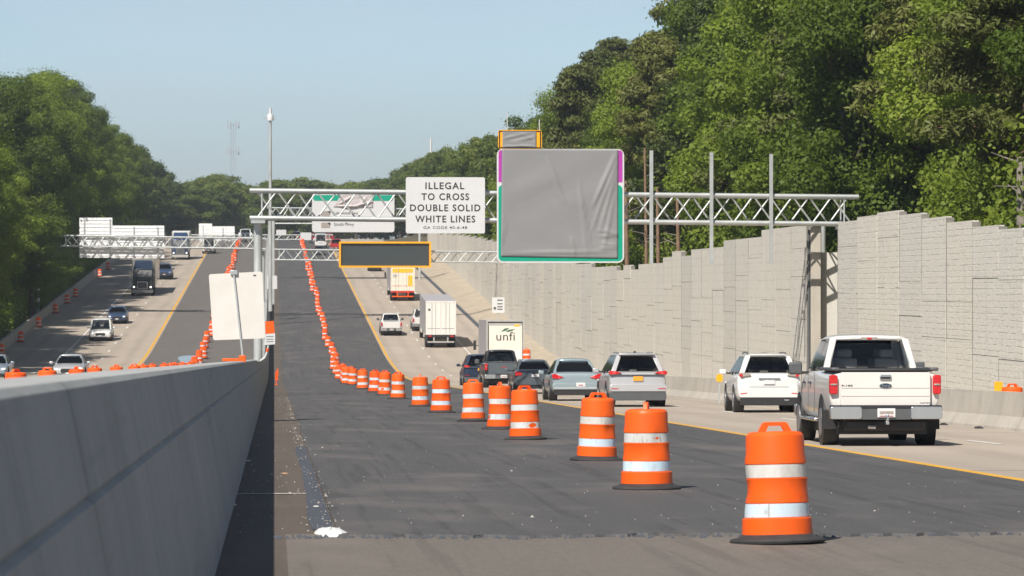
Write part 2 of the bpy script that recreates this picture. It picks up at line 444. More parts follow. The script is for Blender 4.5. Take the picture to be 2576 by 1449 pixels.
# ------------------------------------------------------------------ ground and roads
VS = [-30, 0, 15, 20, 25, 28, 30.6, 34, 40, 50, 60, 80, 100, 120, 140, 160, 180, 200, 220] + list(range(235, 306, 5)) + list(range(320, 561, 20)) + list(range(570, 761, 10)) + [800, 850, 900, 1000, 1150, 1400, 1800, 2600]
def vs_between(a, b): return [a] + [v for v in VS if a < v < b] + [b]
def strip(name, mat, ul, ur, v0, v1, h, kind='structure', skirt=0, parent=None, nu=1, zf=None):
    """ribbon following the road profile; ul / ur may be functions of v"""
    f = lambda q, v: q(v) if callable(q) else q
    mb = MB(); vv = vs_between(v0, v1); vs = []; fs = []
    for v in vv:
        a, b = f(ul, v), f(ur, v)
        row = [(a + (b - a) * i / nu) for i in range(nu + 1)]
        pts = [(u, v, (zf(u, v) if zf else ground_z(u, v)) + h) for u in row]
        if skirt: pts = [(pts[0][0], v, pts[0][2] - skirt)] + pts + [(pts[-1][0], v, pts[-1][2] - skirt)]
        vs += pts
    n = nu + 1 + (2 if skirt else 0)
    for k in range(len(vv) - 1):
        for i in range(n - 1): fs.append((k * n + i, k * n + i + 1, (k + 1) * n + i + 1, (k + 1) * n + i))
    if skirt: fs.append(tuple(range(n))); fs.append(tuple((len(vv) - 1) * n + i for i in range(n))[::-1])
    mb.add(vs, fs)
    o = mb.build(name, mat, parent, smooth=False)
    if kind: o['kind'] = kind
    return o

def terrain_z(u, v):
    z = road_z(v) - .12
    if u < -.9: z += .3
    if u > 21.5:
        t = min(1, (u - 21.5) / 18); z += 3.2 * t * t * (3 - 2 * t)
    if u > 60: z += min(8, (u - 60) * .12)
    if u < -23:
        t = min(1, (-23 - u) / 14); z += 2.2 * t * t * (3 - 2 * t)
    if u < -60: z += min(8, (-60 - u) * .1)
    return z
US = [-900, -400, -200, -120, -90, -60, -48, -40, -35, -30, -26, -23, -15, -8, -1.2, -.9, 5, 12, 21.5, 24, 27, 31, 35, 40, 48, 60, 90, 120, 200, 400, 900]
mb = MB(); vs = []; fs = []
for v in VS:
    for u in US: vs.append((u, v, terrain_z(u, v)))
n = len(US)
for k in range(len(VS) - 1):
    for i in range(n - 1): fs.append((k * n + i, k * n + i + 1, (k + 1) * n + i + 1, (k + 1) * n + i))
mb.add(vs, fs); mb.build('ground', 'earth')['kind'] = 'structure'

END = 1100
strip('asphalt_lane', 'new_asphalt', .55, 9.12, 31.2, END, .035, skirt=.03)
mb = MB(); N_ = 90; top_ = []; bot_ = []; fr_ = []
for i in range(N_ + 1):
    u = .55 + 8.57 * i / N_; v = 30.62 + .10 * math.sin(u * 2.1) + random.gauss(0, .07)
    top_.append((u, 31.2, ground_z(u, 31.2) + .035)); bot_.append((u, v, ground_z(u, v) + .034)); fr_.append((u, v - .03, ground_z(u, v) + .005))
n = N_ + 1; mb.add(top_ + bot_ + fr_, [(i, n + i, n + i + 1, i + 1) for i in range(N_)] + [(n + i, 2 * n + i, 2 * n + i + 1, n + i + 1) for i in range(N_)])
mb.build('asphalt_edge', 'new_asphalt', smooth=False)['kind'] = 'structure'
strip('old_pavement', 'old_pavement', .1, 9.12, -30, 31.3, 0.01)
strip('gravel_shoulder', 'gravel_shoulder', -.6, .1, -30, 30.6, 0.01)
strip('gravel_shoulder', 'gravel_shoulder', -.6, .1, 30.6, 31.3, 0.01)
strip('gravel_shoulder', 'gravel_shoulder', -.6, .55, 31.3, END, 0.01)
strip('tar_strip', 'tar', lambda v: .36 + .05 * math.sin(v * .31), lambda v: .535, 32, 62, .016)
strip('concrete_lanes', 'lane_concrete', 9.12, 19.9, -30, END, 0.01)
strip('left_asphalt_lane', 'left_asphalt', -10.15, -1.1, -30, END, 0.01)
strip('left_concrete_lanes', 'left_concrete', -22.6, -10.15, -30, END, 0.01)
# painted lines
strip('yellow_edge_line', 'line_yellow', 9.22, 9.40, -30, END, .016)
strip('left_yellow_edge_line', 'line_yellow', -10.48, -10.28, -30, END, .016)
strip('left_white_edge_line', 'line_white', -17.15, -17.0, -30, END, .016)
strip('white_edge_line', 'line_white', 16.3, 16.42, 215, END, .016)
def dashes(name, u, v0, v1, step, ln):
    mb = MB(); v = v0
    while v < v1:
        mb.add([(u - .07, v, ground_z(u, v) + .016), (u + .07, v, ground_z(u, v) + .016), (u + .07, v + ln, ground_z(u, v + ln) + .016), (u - .07, v + ln, ground_z(u, v + ln) + .016)], [(0, 1, 2, 3)])
        v += step
    mb.build(name, 'line_white', smooth=False)['kind'] = 'structure'
dashes('lane_dashes', 12.75, 50, 700, 12.2, 3)
dashes('left_lane_dashes', -13.7, 90, 640, 12.2, 3)
# tan graded slope between the right road edge and the wall, with its gutter
def slope_z(u, v):
    t = max(0, min(1, (v - 200) / 80)); w = max(0, (u - 19.9) / 3)
    return ground_z(u, v) + t * .8 * min(1, w)
strip('dirt_slope', 'dirt_slope', 19.9, 24.2, -30, 556, .02, nu=4, zf=slope_z)
strip('gutter', 'tar', 19.35, 19.8, 270, 640, .016)
# seam of crumbled asphalt at the edge of the overlay
mb = MB()
for i in range(420):
    u = random.uniform(0, 9.1); v = 30.55 + random.gauss(0, .12) + .12 * math.sin(u * 2.3)
    r = random.uniform(.008, .03); z = ground_z(u, v) + .012
    mb.add([(u - r, v - r, z), (u + r, v - r * .6, z), (u + r * .8, v + r, z), (u - r * .7, v + r * .8, z), (u, v, z + r)], [(0, 1, 4), (1, 2, 4), (2, 3, 4), (3, 0, 4)])
tag(mb.build('asphalt_crumbs', 'tar', smooth=False), 'crumbled dark asphalt along the pavement seam', 'rubble', kind='stuff')
mb = MB()
for i in range(1000):
    v = 31.5 + random.random() ** 1.5 * 110
    u = random.choice((random.gauss(.48, .07), random.gauss(.46, .06), random.uniform(-.4, .5), random.uniform(.6, 9), random.uniform(.6, 9)))
    r = random.uniform(.003, .010) * (1.3 if u < .7 else 1) * (2.2 if random.random() < .06 else 1); z = ground_z(u, v) + (.012 if u < .55 else .036)
    mb.add([(u - r, v - r, z), (u + r, v - r * .6, z), (u + r * .8, v + r, z), (u - r * .7, v + r * .8, z), (u, v, z + r)], [(0, 1, 4), (1, 2, 4), (2, 3, 4), (3, 0, 4)])
tag(mb.build('loose_gravel', 'grit', smooth=False), 'pale loose gravel scattered on the shoulder and lane', 'gravel', kind='stuff')

# ------------------------------------------------------------------ median and roadside barriers
def extrude_profile(name, mat, prof, v0, v1, ufun=lambda v: 0, step=None, extra=0):
    vv = vs_between(v0, v1); mb = MB(); vs = []; fs = []; n = len(prof)
    for v in vv:
        for (u, h) in prof: vs.append((u + ufun(v), v, road_z(v) + h))
    for k in range(len(vv) - 1):
        for i in range(n): fs.append((k * n + i, k * n + (i + 1) % n, (k + 1) * n + (i + 1) % n, (k + 1) * n + i))
    fs += [tuple(range(n))[::-1], tuple((len(vv) - 1) * n + i for i in range(n))]
    mb.add(vs, fs); return mb
# the median wall; its face breaks about 1.1 m up
prof = [(-.41, -.05), (-.43, .08), (-.607, 1.06), (-.635, 1.075), (-.625, 1.095), (-.70, 1.445), (-.725, 1.47), (-1.06, 1.47), (-1.08, 1.445), (-1.15, 1.12), (-1.17, 1.09), (-1.36, .35), (-1.38, -.05)]
ob = extrude_profile('median_barrier', 'barrier_concrete', prof, 5, 700).build('median_barrier', 'barrier_concrete', angle=12)
tag(ob, 'long tall concrete median wall running from the left foreground into the distance', 'barrier')
def ub(v): return 15.3 if v < 150 else (15.3 + 4.0 * min(1, (v - 150) / 110))
prof = [(0, -.05), (.02, .07), (.16, .3), (.24, .81), (.40, .81), (.48, .3), (.62, .07), (.64, -.05)]
ob = extrude_profile('concrete_barrier', 'pale_concrete', prof, 40, 300, ub).build('concrete_barrier', 'pale_concrete', angle=12)
tag(ob, 'low pale concrete barrier along the right lanes below the noise wall', 'barrier')
prof = [(-22.45, -.05), (-22.5, .4), (-22.6, 1.1), (-22.85, 1.1), (-22.95, .4), (-23, -.05)]
ob = extrude_profile('concrete_barrier', 'pale_concrete', prof, 180, 690).build('concrete_barrier', 'pale_concrete', angle=12)
tag(ob, 'shaded concrete barrier along the left shoulder below the trees', 'barrier')

# ------------------------------------------------------------------ noise wall
WTOP = [(2700, 596), (2640, 590), (2576, 582), (2512, 577), (2446, 571), (2380, 560), (2318, 550), (2262, 541), (2207, 535), (2157, 546), (2107, 559)]
def wall_u(v):
    xs = [0, 141, 148, 250, 364, 432, 545, 700]; ys = [22, 22, 22.24, 22.24, 22.5, 23, 23.5, 24]
    return float(np.interp(v, xs, ys))
def v_of_px(px, u0=22.0):
    v = 150.0
    for _ in range(30):
        u = wall_u(v); d = ray(px, 700); t = u / d.x; v = t * d.y
    return v
def wall_run(name, label, joints_v, ztops, mat, thick=.2):
    root = empty(name, (wall_u(joints_v[0]), joints_v[0], ground_z(22, joints_v[0])), label, 'wall')
    rx, ry, rz = root.location
    for i in range(len(joints_v) - 1):
        va, vb = joints_v[i], joints_v[i + 1]; ua, ub_ = wall_u(va), wall_u(vb)
        zb = min(slope_z(ua, va), slope_z(ub_, vb)) - .3; zt = ztops[i]
        mb = MB(); z = zb; k = 0; du = random.uniform(-.012, .012)
        hs = []
        while zt - z > .4:
            h = random.choice((1.2, 1.8, 2.4)) if k else random.uniform(1.6, 2.6)
            if zt - (z + h) < .8: h = zt - z
            e = du + random.uniform(-.012, .012)
            y0, y1 = va + .05 - ry, vb - .05 - ry
            b = [(ua + e - rx, y0, z - rz + .008), (ua + e + thick - rx, y0, z - rz + .008), (ub_ + e + thick - rx, y1, z - rz + .008), (ub_ + e - rx, y1, z - rz + .008)]
            t = [(p[0], p[1], z + h - rz - .008) for p in b]
            # four corners counter-clockwise from above
            mb.hexa([b[0], b[1], b[2], b[3]], [t[0], t[1], t[2], t[3]])
            z += h; k += 1
        mb.build('wall_panel', mat, root, smooth=False)
    for i, v in enumerate(joints_v):
        u = wall_u(v); zt = max(ztops[max(0, i - 1)], ztops[min(i, len(ztops) - 1)]) - .05; zb = slope_z(u, v) - .3
        mb = MB().box(u + .006 - rx, u + .26 - rx, v - .05 - ry, v + .05 - ry, zb - rz, zt - rz)
        mb.build('wall_post', 'joint_grey', root, smooth=False)
    return root
jv = [v_of_px(p) for p, _ in WTOP]
zt = []
for i in range(len(jv) - 1):
    y = WTOP[i + 1][1] if i + 1 <= 8 else WTOP[i][1]
    vm = jv[i + 1] if i + 1 <= 8 else jv[i]
    zt.append(at_v(WTOP[i + 1][0] if i + 1 <= 8 else WTOP[i][0], y, vm).z)
zt[-1] = at_v(2107, 559, jv[-1]).z; zt[-2] = at_v(2157, 546, jv[-2]).z
wall_run('noise_wall', 'near run of stone faced noise wall at right behind the white pickup', jv, zt, 'ledge_panel')
FT = [(2036, 567), (1997, 567), (1959, 572), (1921, 582), (1888, 587), (1854, 594), (1823, 612), (1802, 619), (1757, 630), (1731, 635), (1690, 645), (1653, 656), (1596, 668), (1560, 673), (1500, 668), (1463, 664), (1400, 650), (1330, 628), (1246, 609), (1169, 591), (1080, 585), (1055, 585)]
fz = [(v_of_px(px), at_v(px, py, v_of_px(px)).z) for px, py in FT]
jv2 = list(np.arange(148.7, 552, 4.62)); zt2 = [float(np.interp((jv2[i] + jv2[i + 1]) / 2, [a for a, _ in fz], [b for _, b in fz])) for i in range(len(jv2) - 1)]
zt2 = [round((z + random.uniform(-.12, .12)) / .3) * .3 for z in zt2]
wall_run('noise_wall', 'long tan noise wall with a stepped top curving away up the right side', jv2, zt2, 'far_panel')
# recess behind the gantry leg: an angled closing panel
a = Vector((22.6, 148.95)); b2 = Vector((25.8, 147.6)); nrm = Vector((-(b2 - a).y, (b2 - a).x)).normalized() * .2
zt_r = at_v(2090, 635, 149).z; zb_r = ground_z(22, 149) - .3
mb = MB().hexa([(a.x, a.y, zb_r), (b2.x, b2.y, zb_r), (b2.x + nrm.x, b2.y + nrm.y, zb_r), (a.x + nrm.x, a.y + nrm.y, zb_r)],
               [(a.x, a.y, zt_r), (b2.x, b2.y, zt_r), (b2.x + nrm.x, b2.y + nrm.y, zt_r), (a.x + nrm.x, a.y + nrm.y, zt_r)])
tag(mb.build('closing_wall', 'post_concrete', smooth=False), 'short plain concrete wall closing the gap behind the gantry leg', 'wall')

xa, xb, vp = at_v(2040, 600, 148.15).x, at_v(2065, 600, 148.15).x, 148.15
o = MB().box(xa, xb, vp, vp + .4, ground_z(22, vp) - .2, at_v(2050, 571, vp).z).build('wall_pier', 'pale_concrete', bevel=.02)
tag(o, 'plain grey concrete pier ending the far noise wall at the gap', 'pier')
o = MB().path([(xa - .07, vp + .1, ground_z(22, vp)), (xa - .07, vp + .1, at_v(2050, 578, vp).z)], [.05, .05], 8).build('conduit_pipe', 'plastic_grey')
tag(o, 'thin dark conduit pipe running up the left edge of the grey pier', 'pipe')

# ------------------------------------------------------------------ gantries
def gantry(name, label, v, u0, u1, zl, zr, depth, dv, cr, bays, posts, leg_r, hang=(), brace_r=None):
    """box truss; zl / zr bottom-chord heights at u0 / u1, dv: distance between its front and back chords"""
    root = empty(name, (u0, v, zl), label, 'gantry')
    def P(u, top, back): return (u - u0, dv if back else 0, (zr - zl) * (u - u0) / (u1 - u0) + (depth if top else 0))
    for top in (0, 1):
        for back in (0, 1): MB().tube(P(u0, top, back), P(u1, top, back), cr, n=10).build('chord', 'galvanised', root)
    br = brace_r or cr * .38
    def diag(back, flip):
        mb = MB()
        for i in range(bays):
            ua, ub_ = u0 + .3 + (u1 - u0 - .6) * i / bays, u0 + .3 + (u1 - u0 - .6) * (i + 1) / bays
            um = (ua + ub_) / 2
            mb.tube(P(ua, flip, back), P(um, 1 - flip, back), br, n=6); mb.tube(P(um, 1 - flip, back), P(ub_, flip, back), br, n=6)
        return mb
    diag(0, 0).build('bracing', 'galvanised', root); diag(1, 1).build('bracing', 'galvanised', root)
    mb = MB()
    for i in range(bays + 1):
        u = u0 + .3 + (u1 - u0 - .6) * i / bays
        for t in (0, 1): mb.tube(P(u, t, 0), P(u, t, 1), br, n=6)
        if i < bays:
            u2 = u0 + .3 + (u1 - u0 - .6) * (i + 1) / bays
            for t in (0, 1): mb.tube(P(u, t, 0), P(u2, t, 1), br, n=6)
    for u in (u0 + .5, u1 - .6):
        for b in (0, 1): mb.tube(P(u, 0, b), P(u, 1, b), br, n=6)
    mb.build('cross_brace', 'galvanised', root)
    for (u, zb) in posts:
        t = P(u, 0, 0)[2]
        for k in ((.5,) if leg_r > .12 else (0, 1)):
            MB().tube((u - u0, dv * k, zb - zl), (u - u0, dv * k, t + (depth if len(posts) and leg_r < .12 else -.02)), leg_r, n=16).build('leg', 'galvanised_pole', root)
        MB().box(u - u0 - leg_r * 1.6, u - u0 + leg_r * 1.6, -.1, dv + .1, t - cr * 2.2, t - cr).build('saddle', 'galvanised', root)
    for (u, z0, z1) in hang:
        x_ = u - u0; mb = MB().box(x_ - .075, x_ + .075, -cr - .14, -cr - .11, z0 - zl, z1 - zl).box(x_ - .02, x_ + .02, -cr - .11, -cr, z0 - zl, z1 - zl)
        mb.build('sign_hanger', 'galvanised', root)
    return root
VA = 146.2
zA = lambda px, py: at_v(px, py, VA).z
uA = lambda px: at_v(px, 700, VA).x
gl, gr = uA(628), uA(2160)
gantry('sign_gantry', 'nearest galvanised truss gantry over the right lanes carrying the covered sign', VA, gl, gr, zA(628, 548), zA(2160, 563.5),
       zA(628, 479) - zA(628, 548), .9, .098, 15, [(uA(649), road_z(VA) + 1.4), (uA(2128), ground_z(22, VA) - .1)], .18,
       [(uA(1637), zA(1637, 664), zA(1637, 379)), (uA(1788), zA(1788, 664), zA(1788, 384)), (uA(1938), zA(1938, 664), zA(1938, 388))])
MB().tube((at_v(2071, 600, 151).x, 151, ground_z(22, 151)), (at_v(2071, 600, 151).x, 151, at_v(2071, 568, 151).z), .1, n=12).build('steel_post', 'galvanised_pole')
tag(bpy.data.objects['steel_post'], 'thin steel post rising behind the wall gap beside the gantry leg', 'post')

VB = 360.0
zB = lambda py: at_v(690, py, VB).z
uB = lambda px: at_v(px, 700, VB).x
gantry('sign_gantry', 'truss gantry over the left lanes holding the large blank sign back', VB, uB(152), uB(668), zB(619), zB(626), zB(593) - zB(619), 1.1, .09, 12,
       [(uB(662), road_z(VB) + 1.3), (-23.6, ground_z(-22, VB))], .16, brace_r=.05)
gantry('sign_gantry', 'truss gantry carrying the amber framed message board over the right lanes', VB, uB(690), uB(1286), zB(653.5), zB(660), zB(627.5) - zB(653.5), 1.1, .085, 14,
       [(uB(1280), ground_z(22, VB))], .17, brace_r=.05)
# the tall leg shared by the median end
mb = MB().tube((uB(688), VB + .3, road_z(VB) + 1.3), (uB(688), VB + .3, zB(553)), .17, n=14)
mb.tube((uB(688), VB + .3, zB(562)), (uB(790), VB + .3, zB(562)), .07, n=8)
tag(mb.build('gantry_pole', 'galvanised_pole'), 'tall steel pole with a side arm on the median by the message board truss', 'pole')
mb = MB().tube((uB(681), VB - 6, road_z(VB - 6) + 1.3), (uB(681), VB - 6, zB(640)), .12, n=12)
tag(mb.build('steel_post', 'galvanised_pole'), 'slim steel post on the median holding two small white plates', 'post')
mb = MB().plate(rrect(uB(672), uB(697), zB(727), zB(694), .08), VB - 6.25, VB - 6.2)
tag(mb.build('plate_sign', 'sign_white', smooth=False), 'small white plate sign on the median post', 'sign')

VC = 452.0
zC = lambda py: at_v(690, py, VC).z
uC = lambda px: at_v(px, 700, VC).x
gantry('sign_gantry', 'distant truss gantry holding the white and green exit sign', VC, uC(672), uC(1062), zC(547), zC(549), zC(523) - zC(547), 1.1, .09, 12,
       [(uC(677), road_z(VC) + 1.3), (uC(1056), ground_z(22, VC))], .16, brace_r=.06)
VD = 610.0
zD = lambda py: at_v(690, py, VD).z
uD = lambda px: at_v(px, 700, VD).x
gantry('sign_gantry', 'farthest small truss gantry near the crest of the hill', VD, uD(462), uD(838), zD(603), zD(603), zD(591) - zD(603), 1.0, .09, 16,
       [(uD(464), ground_z(-15, VD)), (uD(684), road_z(VD) + 1), (uD(836), ground_z(10, VD))], .15, brace_r=.05)

# ------------------------------------------------------------------ overhead signs
def sign_box(name, label, v, px0, px1, py0, py1, mat, thick=.06, rad=.08, cat='sign'):
    a = at_v(px0, py1, v); b = at_v(px1, py0, v)
    root = empty(name, (a.x, v, a.z), label, cat)
    w, h = b.x - a.x, b.z - a.z
    MB().plate(rrect(0, w, 0, h, rad), 0, thick).build('panel', mat, root, smooth=False)
    return root, w, h
# ILLEGAL TO CROSS sign
vs_ = VA - .45
root, w, h = sign_box('overhead_sign', 'white overhead sign reading illegal to cross double solid white lines', vs_, 1021, 1220, 446, 587, 'sign_white')
k = w / (1220 - 1021)
for line, cy, ch, ww in (('ILLEGAL', 467.5, 17.5, 98), ('TO CROSS', 495, 17.5, 120), ('DOUBLE SOLID', 523, 17.5, 177), ('WHITE LINES', 551, 17.5, 151), ('GA CODE 40-6-48', 572.5, 7, 110)):
    o = text('lettering', line, 1, 'lettering', root, (0, 0, 0), spacing=1.18, bold=.018 if ch > 10 else .006)
    xs = [v.co.x for v in o.data.vertices]; zs = [v.co.z for v in o.data.vertices]
    sx = ww * k / (max(xs) - min(xs)); sz = ch * k / (max(zs) - min(zs)); x0 = (max(xs) + min(xs)) / 2; z0 = (max(zs) + min(zs)) / 2
    for v in o.data.vertices: v.co.x = (v.co.x - x0) * sx; v.co.z = (v.co.z - z0) * sz; v.co.y *= .8
    lx = {'ILLEGAL': 1119}.get(line, 1120)
    o.location = ((lx - 1021) * k, -.004, h - (cy - 446) * k)
for f_ in (.2, .8): MB().box(w * f_, w * f_ + .1, .061, .16, .2, h - .2).build('mounting_bar', 'galvanised', root)

# big tarp-covered guide sign
root, w, h = sign_box('guide_sign', 'tall green and purple guide sign on the nearest gantry hidden by grey tarp', vs_, 1250, 1570, 375, 661, 'sign_white', rad=.25)
k = w / 320.0; H = lambda py: (661 - py) * k
MB().plate(rrect(4 * k, w - 4 * k, 4 * k, H(466), .18), -.006, 0).build('green_field', 'sign_green', root, smooth=False)
MB().plate([(4 * k, H(459)), (w - 4 * k, H(459)), (w - 4 * k, H(384)), (w - 8 * k, H(379)), (8 * k, H(379)), (4 * k, H(384))], -.006, 0).build('purple_field', 'sign_purple', root, smooth=False)
for f_ in (.25, .75): MB().box(w * f_, w * f_ + .1, .061, .16, .2, h - .2).build('mounting_bar', 'galvanised', root)
def tarp(name, label, v, quad, folds, mat, n=64, parent=None, sag=0):
    """quad: four pixel corners tl, tr, br, bl; folds: (x, z, angle, length, width, depth)"""
    tl, tr, br, bl = [at_v(p[0], p[1], v) for p in quad]
    root = bl.copy(); mb = MB(); vs = []
    for j in range(n + 1):
        for i in range(n + 1):
            s, t = i / n, j / n
            p = (bl * (1 - s) + br * s) * (1 - t) + (tl * (1 - s) + tr * s) * t
            d = 0
            for (x, z, a, ln, wd, dp) in folds:
                ca, sa = math.cos(R(a)), math.sin(R(a)); dx, dz = s - x, t - z
                al = dx * ca + dz * sa; ac = -dx * sa + dz * ca
                if 0 < al < ln: d += dp * math.exp(-(ac / wd) ** 2) * math.sin(PI * al / ln) ** .7
            edge = min(s, 1 - s, t, 1 - t)
            d += .012 * math.sin(9 * s + 4 * math.sin(5 * t)) * min(1, edge * 8) + sag * math.sin(PI * s) * (1 - t) * .02
            q = p - root; vs.append((q.x, -max(-.01, d), q.z))
    fs = [(j * (n + 1) + i, j * (n + 1) + i + 1, (j + 1) * (n + 1) + i + 1, (j + 1) * (n + 1) + i) for j in range(n) for i in range(n)]
    # a hem folded back on all sides gives the sheet its thickness
    mb.add(vs, fs); o = mb.build(name, mat, smooth=True, angle=180)
    sd = o.modifiers.new('Solidify', 'SOLIDIFY'); sd.thickness = .012; sd.offset = 0
    o.location = (root.x, v, root.z)
    return tag(o, label, 'tarp')
folds = [(.38, .95, -70, .5, .012, .05), (.42, .7, -64, .32, .01, -.04), (.66, .75, -84, .75, .012, .05), (.70, .55, -82, .5, .008, .04),
         (.985, .97, -112, .55, .012, .09), (.99, .9, -108, .7, .014, .08), (.985, .8, -104, .6, .012, .07), (.97, .6, -100, .55, .012, .06), (.93, .72, -106, .5, .01, -.05),
         (.82, .26, -12, .2, .012, .05), (.82, .2, 4, .18, .01, .05), (.84, .14, -8, .16, .01, .05), (.83, .09, 3, .17, .01, .05), (.86, .3, -35, .2, .01, .04),
         (.02, .4, -96, .35, .008, .05), (.05, .36, -100, .3, .007, .04), (.6, .2, -80, .2, .01, .04), (0.02, .03, 2, .95, .01, .05)]
tarp('tarp_cover', 'large wrinkled grey tarp stretched over the tall guide sign', vs_ - .03, [(1263, 374.2), (1555, 376.5), (1554, 650), (1260, 645)], folds, 'tarp')
root, w, h = sign_box('exit_tab_sign', 'amber tab sign with black border above the tarp covered guide sign', vs_, 1253, 1363, 327, 375, 'sign_amber', rad=.1)
k = w / 110.0
def frame_plate(x0, x1, z0, z1, t, r):
    mb = MB()
    for a in ((x0, x0 + t, z0, z1), (x1 - t, x1, z0, z1), (x0 + t, x1 - t, z0, z0 + t), (x0 + t, x1 - t, z1 - t, z1)): mb.box(a[0], a[1], -.008, 0, a[2], a[3])
    return mb
frame_plate(2 * k, w - 2 * k, 2 * k, h - 2 * k, 3 * k, .05).build('border', 'black', root, smooth=False)
tarp('tarp_cover', 'small grey tarp over the middle of the amber tab sign', vs_ - .03, [(1264, 331), (1349, 331), (1349, 371), (1264, 371)], [(.05, .1, 0, .9, .03, .05), (.6, .9, -60, .5, .03, .03)], 'tarp', n=24)

# amber-framed message board
vm = VB - .6
a = at_v(853, 673, vm); b = at_v(1084, 608, vm); w, h = b.x - a.x, b.z - a.z
root = empty('message_board', (a.x, vm, a.z), 'dark electronic message board in a wide amber frame over the right lanes', 'message board')
t = .18
mb = MB()
for q in ((0, t, 0, h), (w - t, w, 0, h), (t, w - t, 0, t), (t, w - t, h - t, h)): mb.box(q[0], q[1], -.25, .5, q[2], q[3])
mb.build('frame', 'sign_amber', root, smooth=False)
MB().box(t, w - t, -.05, .45, t, h - t).build('screen', 'display_dark', root, smooth=False)
for i in range(4): MB().box(w * (.1 + .26 * i), w * (.1 + .26 * i) + .1, .505, .6, .2, h - .2).build('mounting_bar', 'galvanised', root)

# white exit sign with green head, half hidden by a loose tarp
vc = VC - .5
root, w, h = sign_box('guide_sign', 'distant white guide sign with green head band and two lines of text', vc, 785, 992, 488, 584, 'sign_white', rad=.3)
k = w / 207.0; H = lambda py: (584 - py) * k; X = lambda px: (px - 785) * k
MB().plate(rrect(X(788), X(989), H(505), H(490.5), .25), -.02, 0).build('green_head', 'sign_green', root, smooth=False)
for cy in (537, 566):
    MB().box(X(808), X(830), -.03, 0, H(cy + 7), H(cy - 6)).build('route_shield', 'tail_clear', root, smooth=False)
    MB().plate([(X(823), H(cy - 6)), (X(831), H(cy + 1)), (X(831), H(cy - 6))], -.045, -.031).build('shield_corner', 'black', root, smooth=False)
def fit_text(body, x0, x1, z0, z1, parent, mat='lettering', y=-.03, bold=0.0, spacing=1.05):
    o = text('lettering', body, 1, mat, parent, (0, 0, 0), spacing=spacing, bold=bold)
    xs = [v.co.x for v in o.data.vertices]; zs = [v.co.z for v in o.data.vertices]
    for v in o.data.vertices:
        v.co.x = x0 + (v.co.x - min(xs)) / (max(xs) - min(xs)) * (x1 - x0)
        v.co.z = z0 + (v.co.z - min(zs)) / (max(zs) - min(zs)) * (z1 - z0)
    o.location.y = y
    return o
fit_text('Lakewood Fwy', X(840), X(900), H(541), H(532), root); fit_text('South Pkwy', X(840), X(890), H(570), H(560), root)
tarp('tarp_cover', 'crumpled pale tarp drooping over the middle of the distant white guide sign', vc - .08, [(860, 489), (938, 490), (938, 522), (838, 520)],
     [(.1, .2, 70, .7, .03, .25), (.2, .1, 75, .8, .03, -.2), (.1, .06, 2, .6, .04, .3), (.55, .1, 40, .6, .04, .3), (.8, .9, -100, .8, .04, .2)], 'tarp_thin', n=32)
# sign backs over the left lanes
def sign_back(label, v, boxes, bars):
    a = at_v(boxes[0][0], boxes[0][3], v)
    root = empty('blank_sign', (a.x, v, a.z), label, 'sign')
    for (x0, x1, y0, y1) in boxes:
        p, q = at_v(x0, y1, v), at_v(x1, y0, v)
        MB().box(p.x - a.x, q.x - a.x, 1.32, 1.4, p.z - a.z, q.z - a.z).build('panel', 'sign_back', root, smooth=False)
    x0, x1, y0, y1 = boxes[0]
    for bx in bars:
        p = at_v(bx[0], bx[2], v); q = at_v(bx[0], bx[1], v)
        MB().box(p.x - a.x - .06, p.x - a.x + .06, 1.2, 1.317, p.z - a.z + .1, q.z - a.z - .1).build('mounting_bar', 'galvanised_pole', root, smooth=False)
    mb = MB()
    for (x0, x1, y0, y1) in boxes:
        y = y0 + 6
        while y < y1 - 3:
            p, q = at_v(x0, y, v), at_v(x1, y, v); mb.box(p.x - a.x + .1, q.x - a.x - .1, 1.27, 1.318, p.z - a.z, p.z - a.z + .05); y += 9
    mb.build('stiffener', 'sign_back', root, smooth=False)
    return root
sign_back('large blank pale back of an overhead sign above the left lanes', VB, [(198, 281, 547, 648), (281.5, 412, 567, 649)], [(210, 547, 648), (275, 547, 648), (335, 567, 649), (395, 567, 649)])
sign_back('smaller blank back of a farther sign above the left lanes', VD - 1, [(500, 533, 562, 611), (533.5, 590, 569, 612)], [(510, 565, 610), (560, 570, 610)])
sign_back('tiny blank sign back just left of the median leg', VD - 1, [(600, 634, 585, 606)], [(617, 586, 605)])
root, w, h = sign_box('overhead_sign', 'tiny pale sign on the farthest gantry above the dark lane', VD - .6, 756, 783, 585, 604, 'sign_white')
root, w, h = sign_box('overhead_sign', 'tiny white square sign on the median near the hill crest', VD - 40, 695, 720, 578, 592, 'sign_white')

# ------------------------------------------------------------------ poles and masts
p = at_v(680, 700, 345); zb = road_z(345) + 1.35
root = empty('camera_pole', (p.x, 345, zb), 'tall thin steel pole topped by a white traffic camera', 'pole')
zt_ = at_v(680, 305, 345).z - zb
MB().tube((0, 0, 0), (0, 0, zt_), .2, .13, 14).build('pole', 'galvanised_pole', root)
MB().lathe([(.05, 0), (.3, .05), (.32, .55), (.22, .7)], 14, c=(0, 0, zt_)).build('camera_housing', 'sign_white', root)
MB().tube((0, 0, zt_ + .69), (0, 0, zt_ + 1.3), .14, .12, 10).build('camera_dome', 'sign_white', root)
MB().tube((-.7, 0, zt_ + .35), (.6, 0, zt_ + .2), .04, n=6).build('side_arm', 'galvanised', root)
p = at_v(1084, 600, 640)
root = empty('luminaire_pole', (p.x, 640, terrain_z(p.x, 640)), 'plain pale pole standing behind the white illegal to cross sign', 'pole')
MB().tube((0, 0, 0), (0, 0, at_v(1084, 348, 640).z - terrain_z(p.x, 640)), .24, .19, 10).build('shaft', 'sign_white', root)
